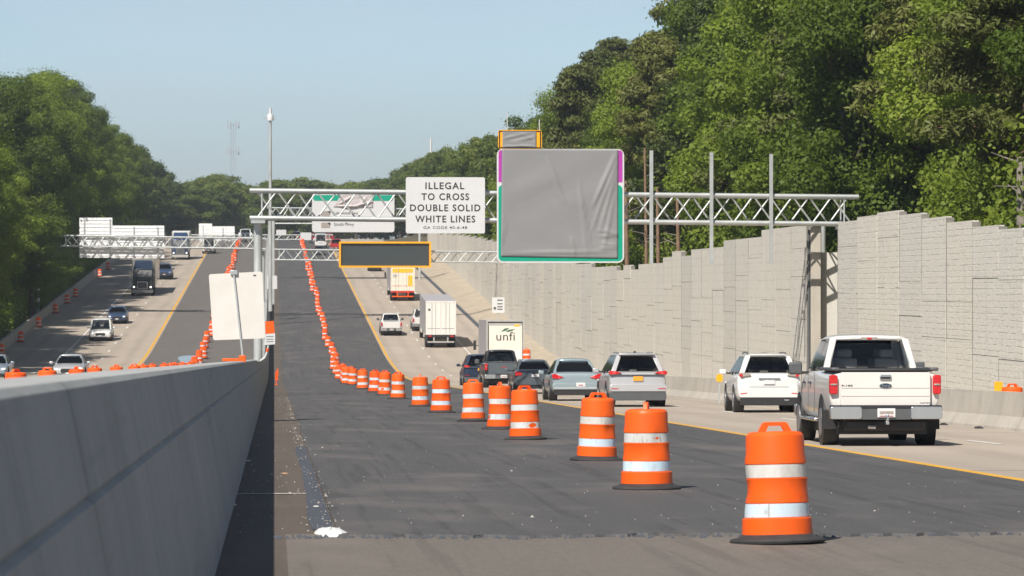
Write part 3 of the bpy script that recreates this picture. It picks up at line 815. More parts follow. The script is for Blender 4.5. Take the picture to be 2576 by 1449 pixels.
# far radio mast
VM = 1500.0
p = at_v(587, 445, VM); zt_ = at_v(587, 308, VM).z; zb = road_z(VM)
root = empty('radio_mast', (p.x, VM, zb), 'faint lattice radio mast above the far trees', 'mast')
hh = zt_ - zb; mb = MB(); wv = 1.3
for sx, sy in ((-1, -1), (1, -1), (0, 1)): mb.tube((sx * wv, sy * wv, 0), (sx * wv * .7, sy * wv * .7, hh), .08, n=5)
for i in range(int(hh / 2.6)):
    z = i * 2.6; mb.tube((-wv, -wv, z), (wv, -wv, z + 2.6), .035, n=4); mb.tube((wv, -wv, z), (0, wv, z + 2.6), .035, n=4); mb.tube((0, wv, z), (-wv, -wv, z + 2.6), .035, n=4)
mb.build('lattice', 'mast_grey', root)
for zc in (hh - 1, hh - 12.0):
    mb = MB()
    for i in range(6):
        t = i * PI / 3; mb.box(2.3 * math.cos(t) - .25, 2.3 * math.cos(t) + .25, 2.3 * math.sin(t) - .25, 2.3 * math.sin(t) + .25, zc - 1.4, zc + 1.4)
        mb.tube((0, 0, zc), (2.3 * math.cos(t), 2.3 * math.sin(t), zc), .1, n=4)
    mb.build('antenna_ring', 'mast_grey', root)
for px, py, in ((1276, 282), (1357, 300)):
    v = VA + 4; q = at_v(px, py, v)
    o = MB().tube((q.x, v, zA(px, 480)), (q.x, v, q.z), .028, .02, 6).build('antenna_whip', 'sign_white')
    tag(o, 'thin white rod rising above the ' + ('left' if px < 1300 else 'right') + ' part of the amber tab sign', 'antenna')

# ------------------------------------------------------------------ temporary signs on the median
vT = 86.0
bx, bz = at_v(612, 908, vT).x, road_z(vT) + 1.47
root = empty('temporary_sign', (bx, vT, bz), 'leaning cream white blank sign panel standing on the median wall', 'sign')
tl = at_v(587, 683, vT); L = math.hypot(tl.x - bx, tl.z - bz)
corners = [(536, 856), (667, 851), (660, 683), (525, 690)]
cs = [at_v(a, b, vT) - Vector((bx, vT, bz)) for a, b in corners]
def round_quad(cs, r):
    out = []
    for i in range(4):
        p0, p1, p2 = Vector(cs[i - 1]), Vector(cs[i]), Vector(cs[(i + 1) % 4])
        a = p1 + (p0 - p1).normalized() * r; b = p1 + (p2 - p1).normalized() * r
        for k in range(5):
            t = k / 4; out.append(a * (1 - t) ** 2 + p1 * 2 * t * (1 - t) + b * t * t)
    return out
out = round_quad(cs, .06)
MB().plate([(q.x, q.z) for q in out], .03, .05).build('panel', 'sign_cream', root, smooth=False)
MB().bar((0, 0, -.05), (tl.x - bx, 0, tl.z - bz), .02, .02).build('post', 'galvanised_pole', root)
MB().box(tl.x - bx - .07, tl.x - bx + .1, -.03, .06, tl.z - bz - .08, tl.z - bz + .03).build('top_bracket', 'galvanised', root, bevel=.01)
q0 = at_v(640, 694, vT) - Vector((bx, vT, bz))
MB().box(q0.x - .03, q0.x + .04, .024, .0295, q0.z - .005, q0.z + .03).build('maker_mark', 'plastic_grey', root, smooth=False)
MB().box(-.1, .06, -.06, .08, -.04, .14).box(-.5, -.09, -.02, .03, 0, .07).build('foot_clamp', 'drum_orange', root, bevel=.01)
vT2 = 128.0
q = at_v(657, 908, vT2); bx, bz = -.76, road_z(vT2) + 1.46
root = empty('work_zone_sign', (bx, vT2, bz), 'narrow temporary sign with orange square above white plate on the median', 'sign')
off = lambda px, py: at_v(px, py, vT2) - Vector((bx, vT2, bz))
def quadplate(pts, y0, y1): return MB().plate([(off(a, b).x, off(a, b).z) for a, b in pts], y0, y1)
quadplate([(668, 840), (691, 838), (688, 807), (667, 809)], -.02, 0).build('orange_plate', 'drum_orange', root, smooth=False)
quadplate([(664, 868), (692, 866), (692, 838.5), (668, 840.5)], -.025, -.005).build('white_plate', 'sign_white', root, smooth=False)
for yy in (846, 853, 859): quadplate([(670, yy + 1.2), (688, yy + .8), (688, yy - .6), (670, yy - .2)], -.032, -.026).build('text_line', 'plastic_grey', root, smooth=False)
pts = [off(655, 908), off(666, 900), off(672, 885), off(675, 868)]
MB().path([(p.x, 0.02, p.z) for p in pts], [.04, .04, .035, .03], 8).build('bent_post', 'drum_white', root)
MB().tube((off(672, 885).x, .02, off(672, 885).z), (off(673.5, 876).x, .02, off(673.5, 876).z), .045, n=8).build('orange_band', 'drum_orange', root)
for i, (px, py) in enumerate(((695, 905), (698, 880))):
    v = 205 + 40 * i
    u = at_v(px, py, v).x; zz = road_z(v) + .01; o = MB().plate(rrect(u - .06, u + .06, zz + .25, zz + .75, .04), v, v + .03).box(u - .02, u + .02, v + .031, v + .05, zz, zz + .5).box(u - .1, u + .1, v - .08, v + .12, zz, zz + .03).build('delineator', 'drum_orange', smooth=False)
    tag(o, ('nearer' if i == 0 else 'farther') + ' small orange delineator beside the foot of the median wall', 'delineator')

# side sign at the right
vS = 335.0
root, w, h = sign_box('regulatory_sign', 'small white notice sign in front of the noise wall by the steel leg', vS, 1238, 1269, 748, 787, 'sign_white', rad=.08)
MB().box(w * .5 - .05, w * .5 + .05, .07, .15, -2.2, h - .1).build('post', 'galvanised', root)
for z0, z1 in ((.78, .86), (.55, .62), (.36, .43), (.2, .27)): MB().box(w * .42, w * .85, -.012, 0, h * z0, h * z1).build('text_line', 'plastic_grey', root, smooth=False)
MB().lathe([(.13, 0), (.13, .012)], 16, axis='z').build('dot', 'plastic_grey', root, at=(w * .22, -.002, h * .3)).rotation_euler = (R(90), 0, 0)

# ------------------------------------------------------------------ drums
def make_drum(label, seed=0):
    rnd = random.Random(seed)
    root = empty('traffic_drum', (0, 0, 0), label, 'traffic drum', 'orange traffic drums along the lanes')
    prof = [(.292, .035), (.292, .05), (.287, .2), (.266, .207), (.262, .33), (.268, .333), (.266, .36), (.258, .42), (.256, .50), (.262, .53), (.25, .535), (.246, .65),
            (.254, .655), (.253, .69), (.243, .74), (.241, .86), (.236, .89), (.215, .915), (.17, .922), (.0, .924)]
    db = MB().lathe(prof, 36); dents = [(rnd.uniform(0, 6.28), rnd.uniform(.1, .85), rnd.uniform(.012, .035), rnd.uniform(.25, .5)) for _ in range(4)]
    oval = rnd.uniform(.0, .03); oa = rnd.uniform(0, 3.1)
    def dent(p):
        a = math.atan2(p[1], p[0]); r = math.hypot(p[0], p[1]); k = 1 + oval * math.cos(2 * (a - oa))
        for (da, dz, dp, wd) in dents:
            e = math.atan2(math.sin(a - da), math.cos(a - da)); k -= dp / .25 * math.exp(-(e / wd) ** 2 - ((p[2] - dz) / .11) ** 2)
        return (p[0] * k, p[1] * k, p[2])
    db.v = [dent(p) for p in db.v]; db.build('drum_body', 'drum_orange', root, angle=30)
    for z0, z1, r0, r1 in ((.213, .325, .2665, .2645), (.54, .647, .252, .249)):
        bd = MB().lathe([(r0 + .001, z0), ((r0 + r1) / 2 + .001, (z0 + z1) / 2), (r1 + .001, z1), (r1 - .01, z1), (r0 - .01, z0)], 36); bd.v = [dent(p) for p in bd.v]; bd.build('reflective_band', 'drum_white', root)
    mb = MB()
    o = [(-.15, .905), (-.105, .99), (-.085, 1.0), (.085, 1.0), (.105, .99), (.15, .905)]; i_ = [(-.075, .925), (-.055, .965), (-.05, .968), (.05, .968), (.055, .965), (.075, .925)]
    n = 6
    vs = [(x, -.025, z) for x, z in o] + [(x, -.025, z) for x, z in i_] + [(x, .025, z) for x, z in o] + [(x, .025, z) for x, z in i_]
    fs = []
    for k in range(n - 1):
        fs += [(k, k + 1, n + k + 1, n + k), (2 * n + k, 3 * n + k, 3 * n + k + 1, 2 * n + k + 1), (k, 2 * n + k, 2 * n + k + 1, k + 1), (n + k, n + k + 1, 3 * n + k + 1, 3 * n + k)]
    mb.add(vs, fs); mb.build('handle', 'drum_orange', root, bevel=.008)
    MB().lathe([(.395, 0), (.40, .018), (.385, .035), (.33, .045), (.295, .07), (.2, .072), (.2, 0)], 36).build('rubber_base', 'rubber', root)
    return root
ORD = ['first', 'second', 'third', 'fourth', 'fifth', 'sixth', 'seventh', 'eighth', 'ninth', 'tenth', 'eleventh', 'twelfth', 'thirteenth', 'fourteenth', 'fifteenth', 'sixteenth', 'seventeenth', 'eighteenth', 'nineteenth', 'twentieth']
DRUMS = [make_drum('x', k_) for k_ in (1, 2, 3, 4)]; used = set()
def place_drum(u, v, label, rz, h=0, tilt=0, sc=1, group=None, zabs=None):
    p_ = DRUMS[(len(used) if len(used) < 4 else random.randrange(4))]; d = p_ if p_.name not in used else copy_tree(p_); used.add(p_.name)
    d.location = (u, v, (ground_z(u, v) + h) if zabs is None else zabs); d.rotation_euler = (math.atan(slope(v)) + R(tilt), R(tilt * .7), rz); d.scale = (sc,) * 3
    d['label'] = label
    if group: d['group'] = group
    return d
spots = [(1956, 1352, 0), (1627, 1225, 80), (1501, 1154, 10), (1322, 1103, 25), (1258, 1077, 95), (1191, 1058, -15), (1110, 1036, 0), (1058, 1021, 85), (1001, 1002, 20), (968, 993, -30), (943, 986, 40), (913, 978, 10), (888, 968, 60), (871, 965, 90)]
last = 0
special = {0: 'nearest orange and white traffic drum standing alone in the right foreground', 1: 'second nearest drum, orange with its handle turned edge on', 2: 'third nearest drum, just left of the silver crossover'}
for i, (px, py, rz) in enumerate(spots):
    u, v = on_ground(px, py + .062 * (py - 900) / 1.55)
    place_drum(u, v, special.get(i, f'{ORD[i]} drum from the camera in the line along the dark asphalt lane'), R(rz), .035 if v > 30.7 else .012, random.uniform(-2, 2)); last = v
v = last + 11; k = len(spots)
while v < 660:
    u = 4.65 + random.uniform(-.22, .22)
    lab = f'{ORD[k]} drum from the camera in the line along the dark asphalt lane' if k < 20 else 'small distant drum in the uphill part of the line on the dark lane'
    place_drum(u, v, lab, random.uniform(0, 6), .035, random.uniform(-1.5, 1.5), group='distant drums up the right lane' if k >= 20 else None); v += random.uniform(7.5, 11.5); k += 1
v = 81.0; k = 0
while v < 640:
    u = -5.75 + random.uniform(-.2, .2)
    lab = f'{ORD[k]} drum from the left frame edge behind the median wall' if k < 9 else 'orange drum in the line on the asphalt left of the median'
    place_drum(u, v, lab, random.uniform(0, 6), .012, random.uniform(-1.5, 1.5), group='drums left of the median wall' if k < 9 else 'drums further up the left asphalt lane'); v += random.uniform(11.5, 14.5) if v < 220 else random.uniform(6.5, 9.5); k += 1
for i, v in enumerate((292, 312, 336, 362, 383, 398, 455, 478)):
    place_drum(-22.0 + random.uniform(-.1, .1), v, 'shaded red orange drum on the far left shoulder by the barrier', random.uniform(0, 6), .012, 0, group='drums on the shaded left shoulder')
# things seen over the right barrier
u, v = at_u(2547, 1000, 17.2).x, at_u(2547, 1000, 17.2).y
place_drum(17.2, v, 'drum behind the right barrier at the right frame edge', .3, 0, 0, zabs=at_v(2547, 995, v).z - .72)
u, v = on_ground(1325, 935)
place_drum(at_v(1325, 915, 232).x, 232, 'drum beside the tall grey cargo truck at the barrier', .3, zabs=at_v(1325, 915, 232).z)
for px, py, v, hw, lab in ((2512, 973, 88, .105, 'square yellow marker panel on the right barrier at the frame edge'), (1810, 951, 118, .11, 'round edged yellow marker on the barrier left of the white crossover')):
    q = at_v(px, py, v); hh_ = hw * 1.2
    root = empty('marker_panel', (q.x, v, q.z), lab, 'marker')
    MB().plate(rrect(-hw, hw, -hh_, hh_, .02 if v < 100 else .09), 0, .03).build('panel', 'sign_amber', root, smooth=False)
    MB().box(-.02, .02, .031, .06, -1.0, hh_ * .8).build('stake', 'galvanised', root)

# ------------------------------------------------------------------ vehicles
def sec(w, zb, zt, crown=.02, tuck=.9):
    h = zt - zb
    return [(0, zb), (w * .75, zb), (w * .9, zb + .03), (w * .97, zb + .2 * h), (w, zb + .5 * h), (w * .985, zb + .8 * h), (w * tuck + .02, zt - .015), (w * .62, zt + crown * .7), (0, zt + crown)]
def wheel(root, x, y, r, wd, side):
    w = MB().lathe([(r * .62, -wd / 2), (r * .95, -wd / 2), (r, -wd / 2 + .03), (r, wd / 2 - .03), (r * .95, wd / 2), (r * .62, wd / 2)], 24, 'x', (0, 0, 0)).build('wheel', 'tyre', root, at=(x, y, r))
    MB().lathe([(.05, 0), (r * .3, .0), (r * .55, -.02), (r * .62, -.005), (r * .62, -.08), (.05, -.08)], 18, 'x', (side * (wd / 2 - .03), 0, 0)).build('rim', 'rim', w)
def car(name, label, cat, u, v, sp, oncoming=False, group=None, z=None, yaw=0):
    """local frame: x right, y forward, tail at y = 0"""
    L, W = sp['L'], sp['W'] / 2; pm = sp['paint']
    s = slope(v); zg = ground_z(u, v) + .012 if z is None else z
    root = empty(name, (u, v, zg), label, cat, group, (-math.atan(s) if oncoming else math.atan(s), 0, (PI if oncoming else 0) + yaw))
    if oncoming:                       # put the nose, not the tail, at (u, v)
        root.location = (u, v + L, ground_z(u, v + L) + .012)
    MB().loft([(y, sec(W * w, zb, zt, cr)) for (y, zb, zt, w, cr) in sp['body']]).build('body', pm, root, sub=2)
    # wheels
    for y in (sp['ro'], sp['ro'] + sp['wb']):
        for sd in (-1, 1):
            r = sp['wr']
            MB().lathe([(r * 1.16, -.12), (r * 1.16, .12)], 20, 'x', (sd * (W - .125), y, r + .03)).build('wheel_arch', 'plastic_black', root)
            wheel(root, sd * (W - .165), y, r, .25, sd)
    MB().box(-W * .78, W * .78, .35, L - .5, .2, .42).build('underbody', 'plastic_black', root)
    # cab: roof, pillars, panes, a dark interior behind them
    g = sp['cab']; wb, wr, zb, zr = g['wb'], g['wr'], g['zb'], g['zr']; yr0, yr1, yf1, yf0 = g['y']
    Bc = [(-wb, yr0, zb), (wb, yr0, zb), (wb, yf0, zb), (-wb, yf0, zb)]; Tc = [(-wr, yr1, zr - .05), (wr, yr1, zr - .05), (wr, yf1, zr - .05), (-wr, yf1, zr - .05)]
    rl = 9; rings = []
    for i in range(rl):
        t = i / (rl - 1); y = yr1 - .03 + (yf1 - yr1 + .06) * t; e = .035 * (1 - (2 * t - 1) ** 2)
        rings.append((y, [(0, zr - .075), (wr * .9, zr - .085), (wr + .015, zr - .075), (wr * .985, zr - .035 + e * .6), (wr * .85, zr - .012 + e), (wr * .45, zr + e), (0, zr + .006 + e)]))
    MB().loft(rings).build('roof', pm, root, sub=1)
    pw = g.get('pw', .07); PIL = lambda m_: m_.build('pillar', sp.get('pillar', pm), root, bevel=.015)
    for k, (p, q) in enumerate(zip(Bc, Tc)):
        sx = 1 if p[0] > 0 else -1; sy = 1 if k in (0, 1) else -1
        a = (p[0] - sx * pw, p[1] + sy * pw * (1.6 if k < 2 else .6), p[2] - .06); c = (q[0] - sx * pw * .8, q[1] + sy * pw * (1.2 if k < 2 else .4), q[2] + .0)
        PIL(MB().bar(a, c, pw, pw * (1.5 if k < 2 else .7)))
    for t in g.get('bp', (.5,)):
        for sx in (-1, 1):
            y0, y1 = yr0 + (yf0 - yr0) * t, yr1 + (yf1 - yr1) * t; PIL(MB().bar((sx * (wb - .05), y0, zb - .05), (sx * (wr - .04), y1, zr - .05), .03, .05))
    gd = sp.get('glass', 'glass_dark')
    t0, t1 = g.get('rt', (.06, .9))
    MB().patch((Bc[0], Bc[1], Tc[1], Tc[0]), g.get('rs', .07), 1 - g.get('rs', .07), t0, t1, .004, rad=.2).build('rear_window', gd, root, smooth=False)
    MB().patch((Bc[2], Bc[3], Tc[3], Tc[2]), .04, .96, .03, .95, .004, rad=.1).build('windshield', 'glass_clear' if not oncoming else 'glass_mid', root, smooth=False)
    cuts = [.04] + list(g.get('bp', (.5,))) + [.97]
    for i in range(len(cuts) - 1):
        MB().patch((Bc[3], Bc[0], Tc[0], Tc[3]), 1 - cuts[i + 1] + .015, 1 - cuts[i] - .015, .05, .93, .003, rad=.12).build('side_window', gd, root, smooth=False)
        MB().patch((Bc[1], Bc[2], Tc[2], Tc[1]), cuts[i] + .015, cuts[i + 1] - .015, .05, .93, .003, rad=.12).build('side_window', gd, root, smooth=False)
    yd = yr0 + .25; mb = MB().box(-wb + .08, wb - .08, yd, yf0 - .2, zb - .2, zb + .012)
    mb.build('cabin_floor', 'interior', root)
    for row in sp.get('seats', (1.0, 2.0)):
        for sx in (-.38, .38):
            MB().box(sx - .22, sx + .22, yd + row, yd + row + .12, zb - .1, zb + .22).box(sx - .13, sx + .13, yd + row + .02, yd + row + .1, zb + .23, zb + .38).build('seat', 'interior_grey', root, bevel=.04)
    MB().box(-.1, .12, yf1 - .02, yf1 + .02, zr - .2, zr - .13).build('rear_view_mirror', 'plastic_black', root, bevel=.02)
    # mirrors
    my, mz, ms = sp['mirror']
    for sd in (-1, 1):
        m_ = MB().box(sd * (W + .02) - .0, sd * (W + .02) + sd * ms[0], my, my + .12, mz, mz + ms[1]); m_.build('side_mirror', sp.get('mirrorm', pm), root, bevel=.035, seg=3)
        MB().box(min(sd * (W - .12), sd * (W + .03)), max(sd * (W - .12), sd * (W + .03)), my + .03, my + .09, mz + .01, mz + .06).build('mirror_arm', 'plastic_black', root)
    # tail and nose trim given as plates: (part name, material, outline (x, z) right half or full, y0, y1, mirrored)
    for (pn, mt, ol, y0, y1, mir) in sp.get('trim', ()):
        MB().plate(ol, y0, y1).build(pn, mt, root, bevel=.012)
        if mir: MB().plate([(-x, z_) for x, z_ in ol][::-1], y0, y1).build(pn, mt, root, bevel=.012)
    return root
def R4(x0, x1, z0, z1, r=.02): return rrect(x0, x1, z0, z1, r, 3)

# --- white pickup (big one in the right lane)
def pickup_spec(pm, pillar=None, detail=True, cover='plastic_black'):
    sp = dict(L=5.9, W=1.98, paint=pm, ro=1.15, wb=3.68, wr=.40, seats=(.35, 1.3), glass='glass_mid',
        body=[(.03, .62, 1.24, .94, .0), (.05, .58, 1.29, .975, .0), (.3, .5, 1.30, .99, .0), (2.0, .42, 1.31, 1.0, .0), (2.1, .42, 1.33, 1.0, .02), (4.35, .42, 1.31, 1.0, .02), (4.5, .45, 1.22, 1.0, .05), (5.5, .48, 1.16, .97, .06), (5.82, .5, 1.05, .93, .02), (5.9, .55, .95, .88, .0)],
        cab=dict(wb=.86, wr=.69, zb=1.30, zr=1.92, y=(2.05, 2.22, 3.7, 4.5), pw=.06, bp=(.38, .42), rs=.065, rt=(.14, .84)),
        mirror=(4.0, 1.22, (.24, .23)), mirrorm='plastic_grey')
    sp['trim'] = [
        ('tailgate', pm, R4(-.78, .78, .70, 1.275, .03), -.045, .03, False),
        ('tail_light', 'tail_red', R4(.825, .965, .90, 1.23, .03), -.035, .10, True),
        ('tail_light_band', 'tail_clear', R4(.84, .95, 1.05, 1.08, .01), -.05, -.03, True),
        ('bumper', 'chrome', R4(.42, .97, .47, .69, .04), -.17, .05, True),
        ('bumper_step', 'plastic_grey', R4(-.44, .44, .46, .66, .03), -.15, .05, False),
        ('bumper_cover', 'plastic_black', R4(-.96, .96, .655, .71, .02), -.16, .02, False),
        ('licence_plate', 'plate_white', R4(-.155, .155, .50, .655, .01), -.175, -.155, False),
        ('plate_strip', 'plate_ink', R4(-.12, .12, .515, .53, .004), -.18, -.174, False),
        ('plate_characters', 'tail_clear', R4(-.12, .12, .56, .61, .004), -.18, -.174, False),
        ('headlight', 'lamp_clear', R4(.62, .9, .85, 1.08, .03), 5.75, 5.9, True),
        ('grille', 'chrome', R4(-.58, .58, .72, 1.08, .05), 5.82, 5.94, False),
        ('front_bumper', 'chrome', R4(-.96, .96, .42, .66, .05), 5.75, 6.0, False)]
    return sp
tx, tv = 2225, 62.9
u_t = at_v(2186, 1122, 62.9).x
trk = car('pickup_truck', 'large white pickup truck with black bed cover in the right foreground lane', 'pickup', u_t, 61.2, pickup_spec('car_pearl'), yaw=-.042)
MB().box(-.84, .84, .03, 2.03, 1.285, 1.345).build('bed_cover', 'plastic_black', trk, bevel=.03, seg=3)
MB().box(-.93, -.78, .02, 1.9, 1.30, 1.36).build('bed_rail', 'plastic_grey', trk, bevel=.02)
MB().box(.78, .93, .02, 1.9, 1.30, 1.36).build('bed_rail', 'plastic_grey', trk, bevel=.02)
tg = [o for o in trk.children if o.name.startswith('tailgate')][0]
MB().plate(R4(-.1, .1, 1.145, 1.235, .02), -.075, -.047).build('handle', 'chrome', tg, bevel=.008)
MB().plate(R4(-.085, .085, 1.16, 1.20, .01), -.082, -.076).build('handle_pocket', 'plastic_black', tg)
ov = [(.11 * math.cos(2 * PI * i / 28), 1.045 + .045 * math.sin(2 * PI * i / 28)) for i in range(28)]
MB().plate(ov, -.06, -.047).build('badge_rim', 'chrome', tg)
MB().plate([(x * .9, 1.045 + (z - 1.045) * .84) for x, z in ov], -.066, -.061).build('badge', 'car_navy', tg)
fit_text('Ford', -.066, .066, 1.022, 1.07, tg, 'chrome', -.07)
fit_text('F-150', -.79 + .03, -.57, 1.035, 1.062, tg, 'plastic_grey', -.05, bold=.02)
fit_text('Lariat', .60, .765, .745, .762, tg, 'plastic_grey', -.05)
for z_ in (1.0, .86): MB().box(-.765, .765, -.049, -.044, z_, z_ + .007).build('crease', 'car_greige', tg, smooth=False)
MB().plate(R4(-.15, .15, 1.845, 1.895, .015), 2.17, 2.2).build('brake_light', 'tail_clear', trk, bevel=.005)
MB().plate(R4(-.04, .04, 1.852, 1.888, .008), 2.16, 2.17).build('brake_lens', 'tail_red', trk)
MB().box(-.03, .03, -.32, -.1, .38, .44).tube((0, -.3, .44), (0, -.3, .55), .028, n=10).build('tow_hitch', 'chrome', trk, bevel=.008)
MB().box(-.7, .7, .1, 1.0, .26, .46).box(-.25, .25, .5, 1.8, .25, .4).build('rear_axle', 'plastic_black', trk, bevel=.05)
MB().tube((-.28, .05, .33), (-.16, -.02, .33), .035, n=10).build('exhaust', 'chrome', trk)
for sd in (-1, 1):
    MB().box(sd * .95 - .07, sd * .95 + .07, 1.95, 4.4, .40, .46).build('running_board', 'chrome', trk, bevel=.02)
    MB().box(sd * .9 - .13, sd * .9 + .13, .62, .645, .28, .62).build('mud_flap', 'tyre', trk, bevel=.005)
    for y in (2.75, 3.72): MB().box(sd * 1.0 - .02, sd * 1.0 + .02, y, y + .2, 1.06, 1.1).build('door_handle', 'car_navy', trk, bevel=.01)
    for y in (2.12, 3.15, 4.25): MB().box(sd * .995 - .004, sd * .995 + .004, y, y + .012, .55, 1.27).build('door_seam', 'plastic_grey', trk)

# --- crossovers
def suv_spec(pm, style, H=1.66, W=1.86, L=4.65):
    sp = dict(L=L, W=W, paint=pm, ro=.95, wb=2.72, wr=.355, seats=(.7, 1.6),
        body=[(.0, .5, .98, .86, .0), (.04, .38, 1.06, .95, .0), (.25, .3, 1.12, .985, .0), (.8, .26, 1.12, 1.0, .0), (3.3, .26, 1.05, 1.0, .0), (3.5, .27, 1.0, .99, .03), (4.3, .3, .9, .96, .03), (4.58, .34, .8, .9, .01), (4.65, .4, .7, .82, 0)],
        cab=dict(wb=W / 2 - .085, wr=W / 2 - .32, zb=1.10, zr=H - .04, y=(.13, .5, 2.75, 3.45), pw=.075, bp=(.3, .62), rs=.115, rt=(.17, .90)),
        mirror=(2.95, 1.05, (.2, .15)))
    w2 = W / 2
    if style == 'white':
        sp['trim'] = [('tail_light', 'tail_clear', [(.50, 1.03), (.80, .985), (.86, 1.09), (.80, 1.12), (.55, 1.10)], -.03, .2, True),
            ('tail_lens', 'tail_red', [(.72, 1.0), (.80, .99), (.85, 1.07), (.76, 1.08)], -.035, -.028, True),
            ('chrome_bar', 'chrome', R4(-.3, .3, .945, .97, .01), -.05, .03, False), ('licence_plate', 'plate_white', R4(-.15, .15, .79, .90, .01), -.035, .02, False),
            ('reflector', 'tail_red', [(.60, .53), (.80, .50), (.84, .535), (.62, .56)], -.075, .1, True), ('bumper', pm, R4(-.86, .86, .42, .70, .09), -.07, .2, False),
            ('lower_bumper', 'plastic_black', R4(-.80, .80, .2, .43, .06), -.055, .3, False), ('tailgate_seam', 'plastic_grey', R4(-.55, .55, .70, .715, .004), -.045, .03, False),
            ('exhaust', 'chrome', R4(.42, .55, .33, .37, .015), -.07, -.05, False), ('headlight', 'lamp_clear', [(.5, .7), (.84, .74), (.88, .84), (.55, .78)], 4.5, 4.66, True)]
    else:
        sp['trim'] = [('tail_light', 'tail_red', [(.52, 1.06), (.62, 1.02), (.88, .99), (.92, 1.08), (.86, 1.13), (.66, 1.10)], -.035, .25, True),
            ('tail_glow', 'brake_lit', [(.70, 1.04), (.80, 1.03), (.80, 1.07), (.70, 1.08)], -.04, -.034, True),
            ('trim_bar', 'plastic_grey', R4(-.86, .86, .985, 1.01, .008), -.045, .05, False), ('licence_plate', 'plate_orange', R4(-.15, .15, .81, .95, .01), -.04, .02, False),
            ('bumper', pm, R4(-.90, .90, .48, .70, .09), -.08, .2, False), ('lower_bumper', 'plastic_grey', R4(-.88, .88, .20, .475, .08), -.06, .3, False),
            ('reflector', 'tail_red', R4(.62, .86, .555, .58, .01), -.09, -.07, True), ('headlight', 'lamp_clear', [(.5, .7), (.84, .74), (.88, .84), (.55, .78)], 4.5, 4.66, True)]
    return sp
u1 = at_v(1929, 1000, 99.2).x
s1 = car('crossover', 'white crossover with dark rear window beside the right barrier', 'car', u1, 98.7, suv_spec('car_white', 'white', 1.66, 1.86), yaw=-.045)
for sd in (-1, 1): MB().path([(sd * .52, .7, 1.62), (sd * .53, .85, 1.665), (sd * .53, 2.3, 1.67), (sd * .52, 2.5, 1.62)], [.018] * 4, 8).build('roof_rail', 'plastic_grey', s1)
MB().box(-.5, .5, .36, .52, 1.585, 1.615).build('spoiler', 'car_white', s1, bevel=.012)
u2 = at_v(1602, 1000, 111.2).x
s2 = car('crossover', 'silver crossover with orange licence plate behind the third drum', 'car', u2, 110.8, suv_spec('car_silver', 'silver', 1.70, 1.86))
MB().box(-.56, .56, .34, .55, 1.62, 1.655).build('spoiler', 'car_silver', s2, bevel=.012)
MB().box(-.03, .03, .95, 1.1, 1.69, 1.74).build('roof_antenna', 'plastic_black', s2, bevel=.015)
for sd in (-1, 1): MB().path([(sd * .53, .8, 1.66), (sd * .54, .95, 1.695), (sd * .54, 2.3, 1.70), (sd * .53, 2.5, 1.67)], [.016] * 4, 8).build('roof_rail', 'chrome', s2)

# --- sedans
def sedan_spec(pm, style, W=1.82, H=1.45):
    sp = dict(L=4.8, W=W, paint=pm, ro=1.0, wb=2.78, wr=.335, seats=(.5, 1.35), glass='glass_mid',
        body=[(.0, .55, .9, .84, .0), (.05, .42, .985, .93, .01), (.25, .3, 1.02, .975, .015), (.9, .24, 1.03, 1.0, .01), (1.2, .24, .98, 1.0, .0), (3.2, .24, .95, 1.0, .0), (3.4, .25, .95, .99, .03), (4.4, .28, .82, .95, .04), (4.72, .32, .7, .88, .02), (4.8, .4, .62, .8, .0)],
        cab=dict(wb=W / 2 - .11, wr=W / 2 - .33, zb=.97, zr=H - .02, y=(.72, 1.42, 2.55, 3.5), pw=.055, bp=(.45,), rs=.06, rt=(.1, .95)),
        mirror=(3.0, .93, (.2, .14)))
    if style == 'light':
        sp['trim'] = [('tail_light', 'tail_red', [(.46, .83), (.70, .77), (.86, .80), (.885, .93), (.80, .97), (.70, .93)], -.02, .3, True),
            ('tail_lens', 'brake_lit', [(.58, .82), (.64, .81), (.66, .86), (.6, .85)], -.026, -.019, True),
            ('licence_plate', 'plate_white', R4(-.02, .30, .50, .64, .01), -.06, .02, False), ('plate_strip', 'plate_ink', R4(.06, .22, .54, .575, .004), -.065, -.059, False),
            ('bumper', pm, R4(-.87, .87, .40, .62, .09), -.05, .2, False), ('bumper_lip', 'sign_white', R4(-.8, .8, .44, .465, .01), -.06, -.04, False),
            ('lower_bumper', 'plastic_black', R4(-.8, .8, .2, .40, .05), -.03, .3, False),
            ('brake_light', 'tail_red', R4(-.13, .13, 1.0, 1.02, .008), .5, .55, False)]
    else:
        sp['trim'] = [('tail_light', 'tail_red', [(.56, .78), (.86, .76), (.89, .93), (.78, .95), (.6, .9)], -.02, .3, True),
            ('licence_plate', 'plate_white', R4(-.16, .16, .70, .83, .01), -.03, .02, False), ('plate_frame', 'plastic_black', R4(-.2, .2, .84, .87, .01), -.035, .02, False),
            ('bumper', pm, R4(-.87, .87, .36, .6, .09), -.05, .2, False), ('lower_bumper', 'plastic_black', R4(-.8, .8, .2, .36, .05), -.03, .3, False)]
    sp['trim'] += [('headlight', 'lamp_clear', [(.48, .58), (.78, .60), (.84, .74), (.56, .68)], 4.6, 4.79, True), ('grille', 'plastic_black', R4(-.42, .42, .48, .66, .06), 4.7, 4.83, False)]
    return sp
u3 = at_v(1448, 1000, 127).x
car('sedan', 'light blue grey sedan left of the silver crossover', 'car', u3, 126.5, dict(sedan_spec('car_bluegrey', 'light', 1.84, 1.5), glass='glass_clear'))
u4 = at_v(1347, 1000, 153).x
car('sedan', 'dark grey sedan between the black pickup and the light blue sedan', 'car', u4, 153, sedan_spec('car_darkgrey', 'dark'))
sp = pickup_spec('car_black'); sp['trim'][0] = ('tailgate', 'car_darkgrey', R4(-.78, .78, .70, 1.275, .03), -.045, .03, False)
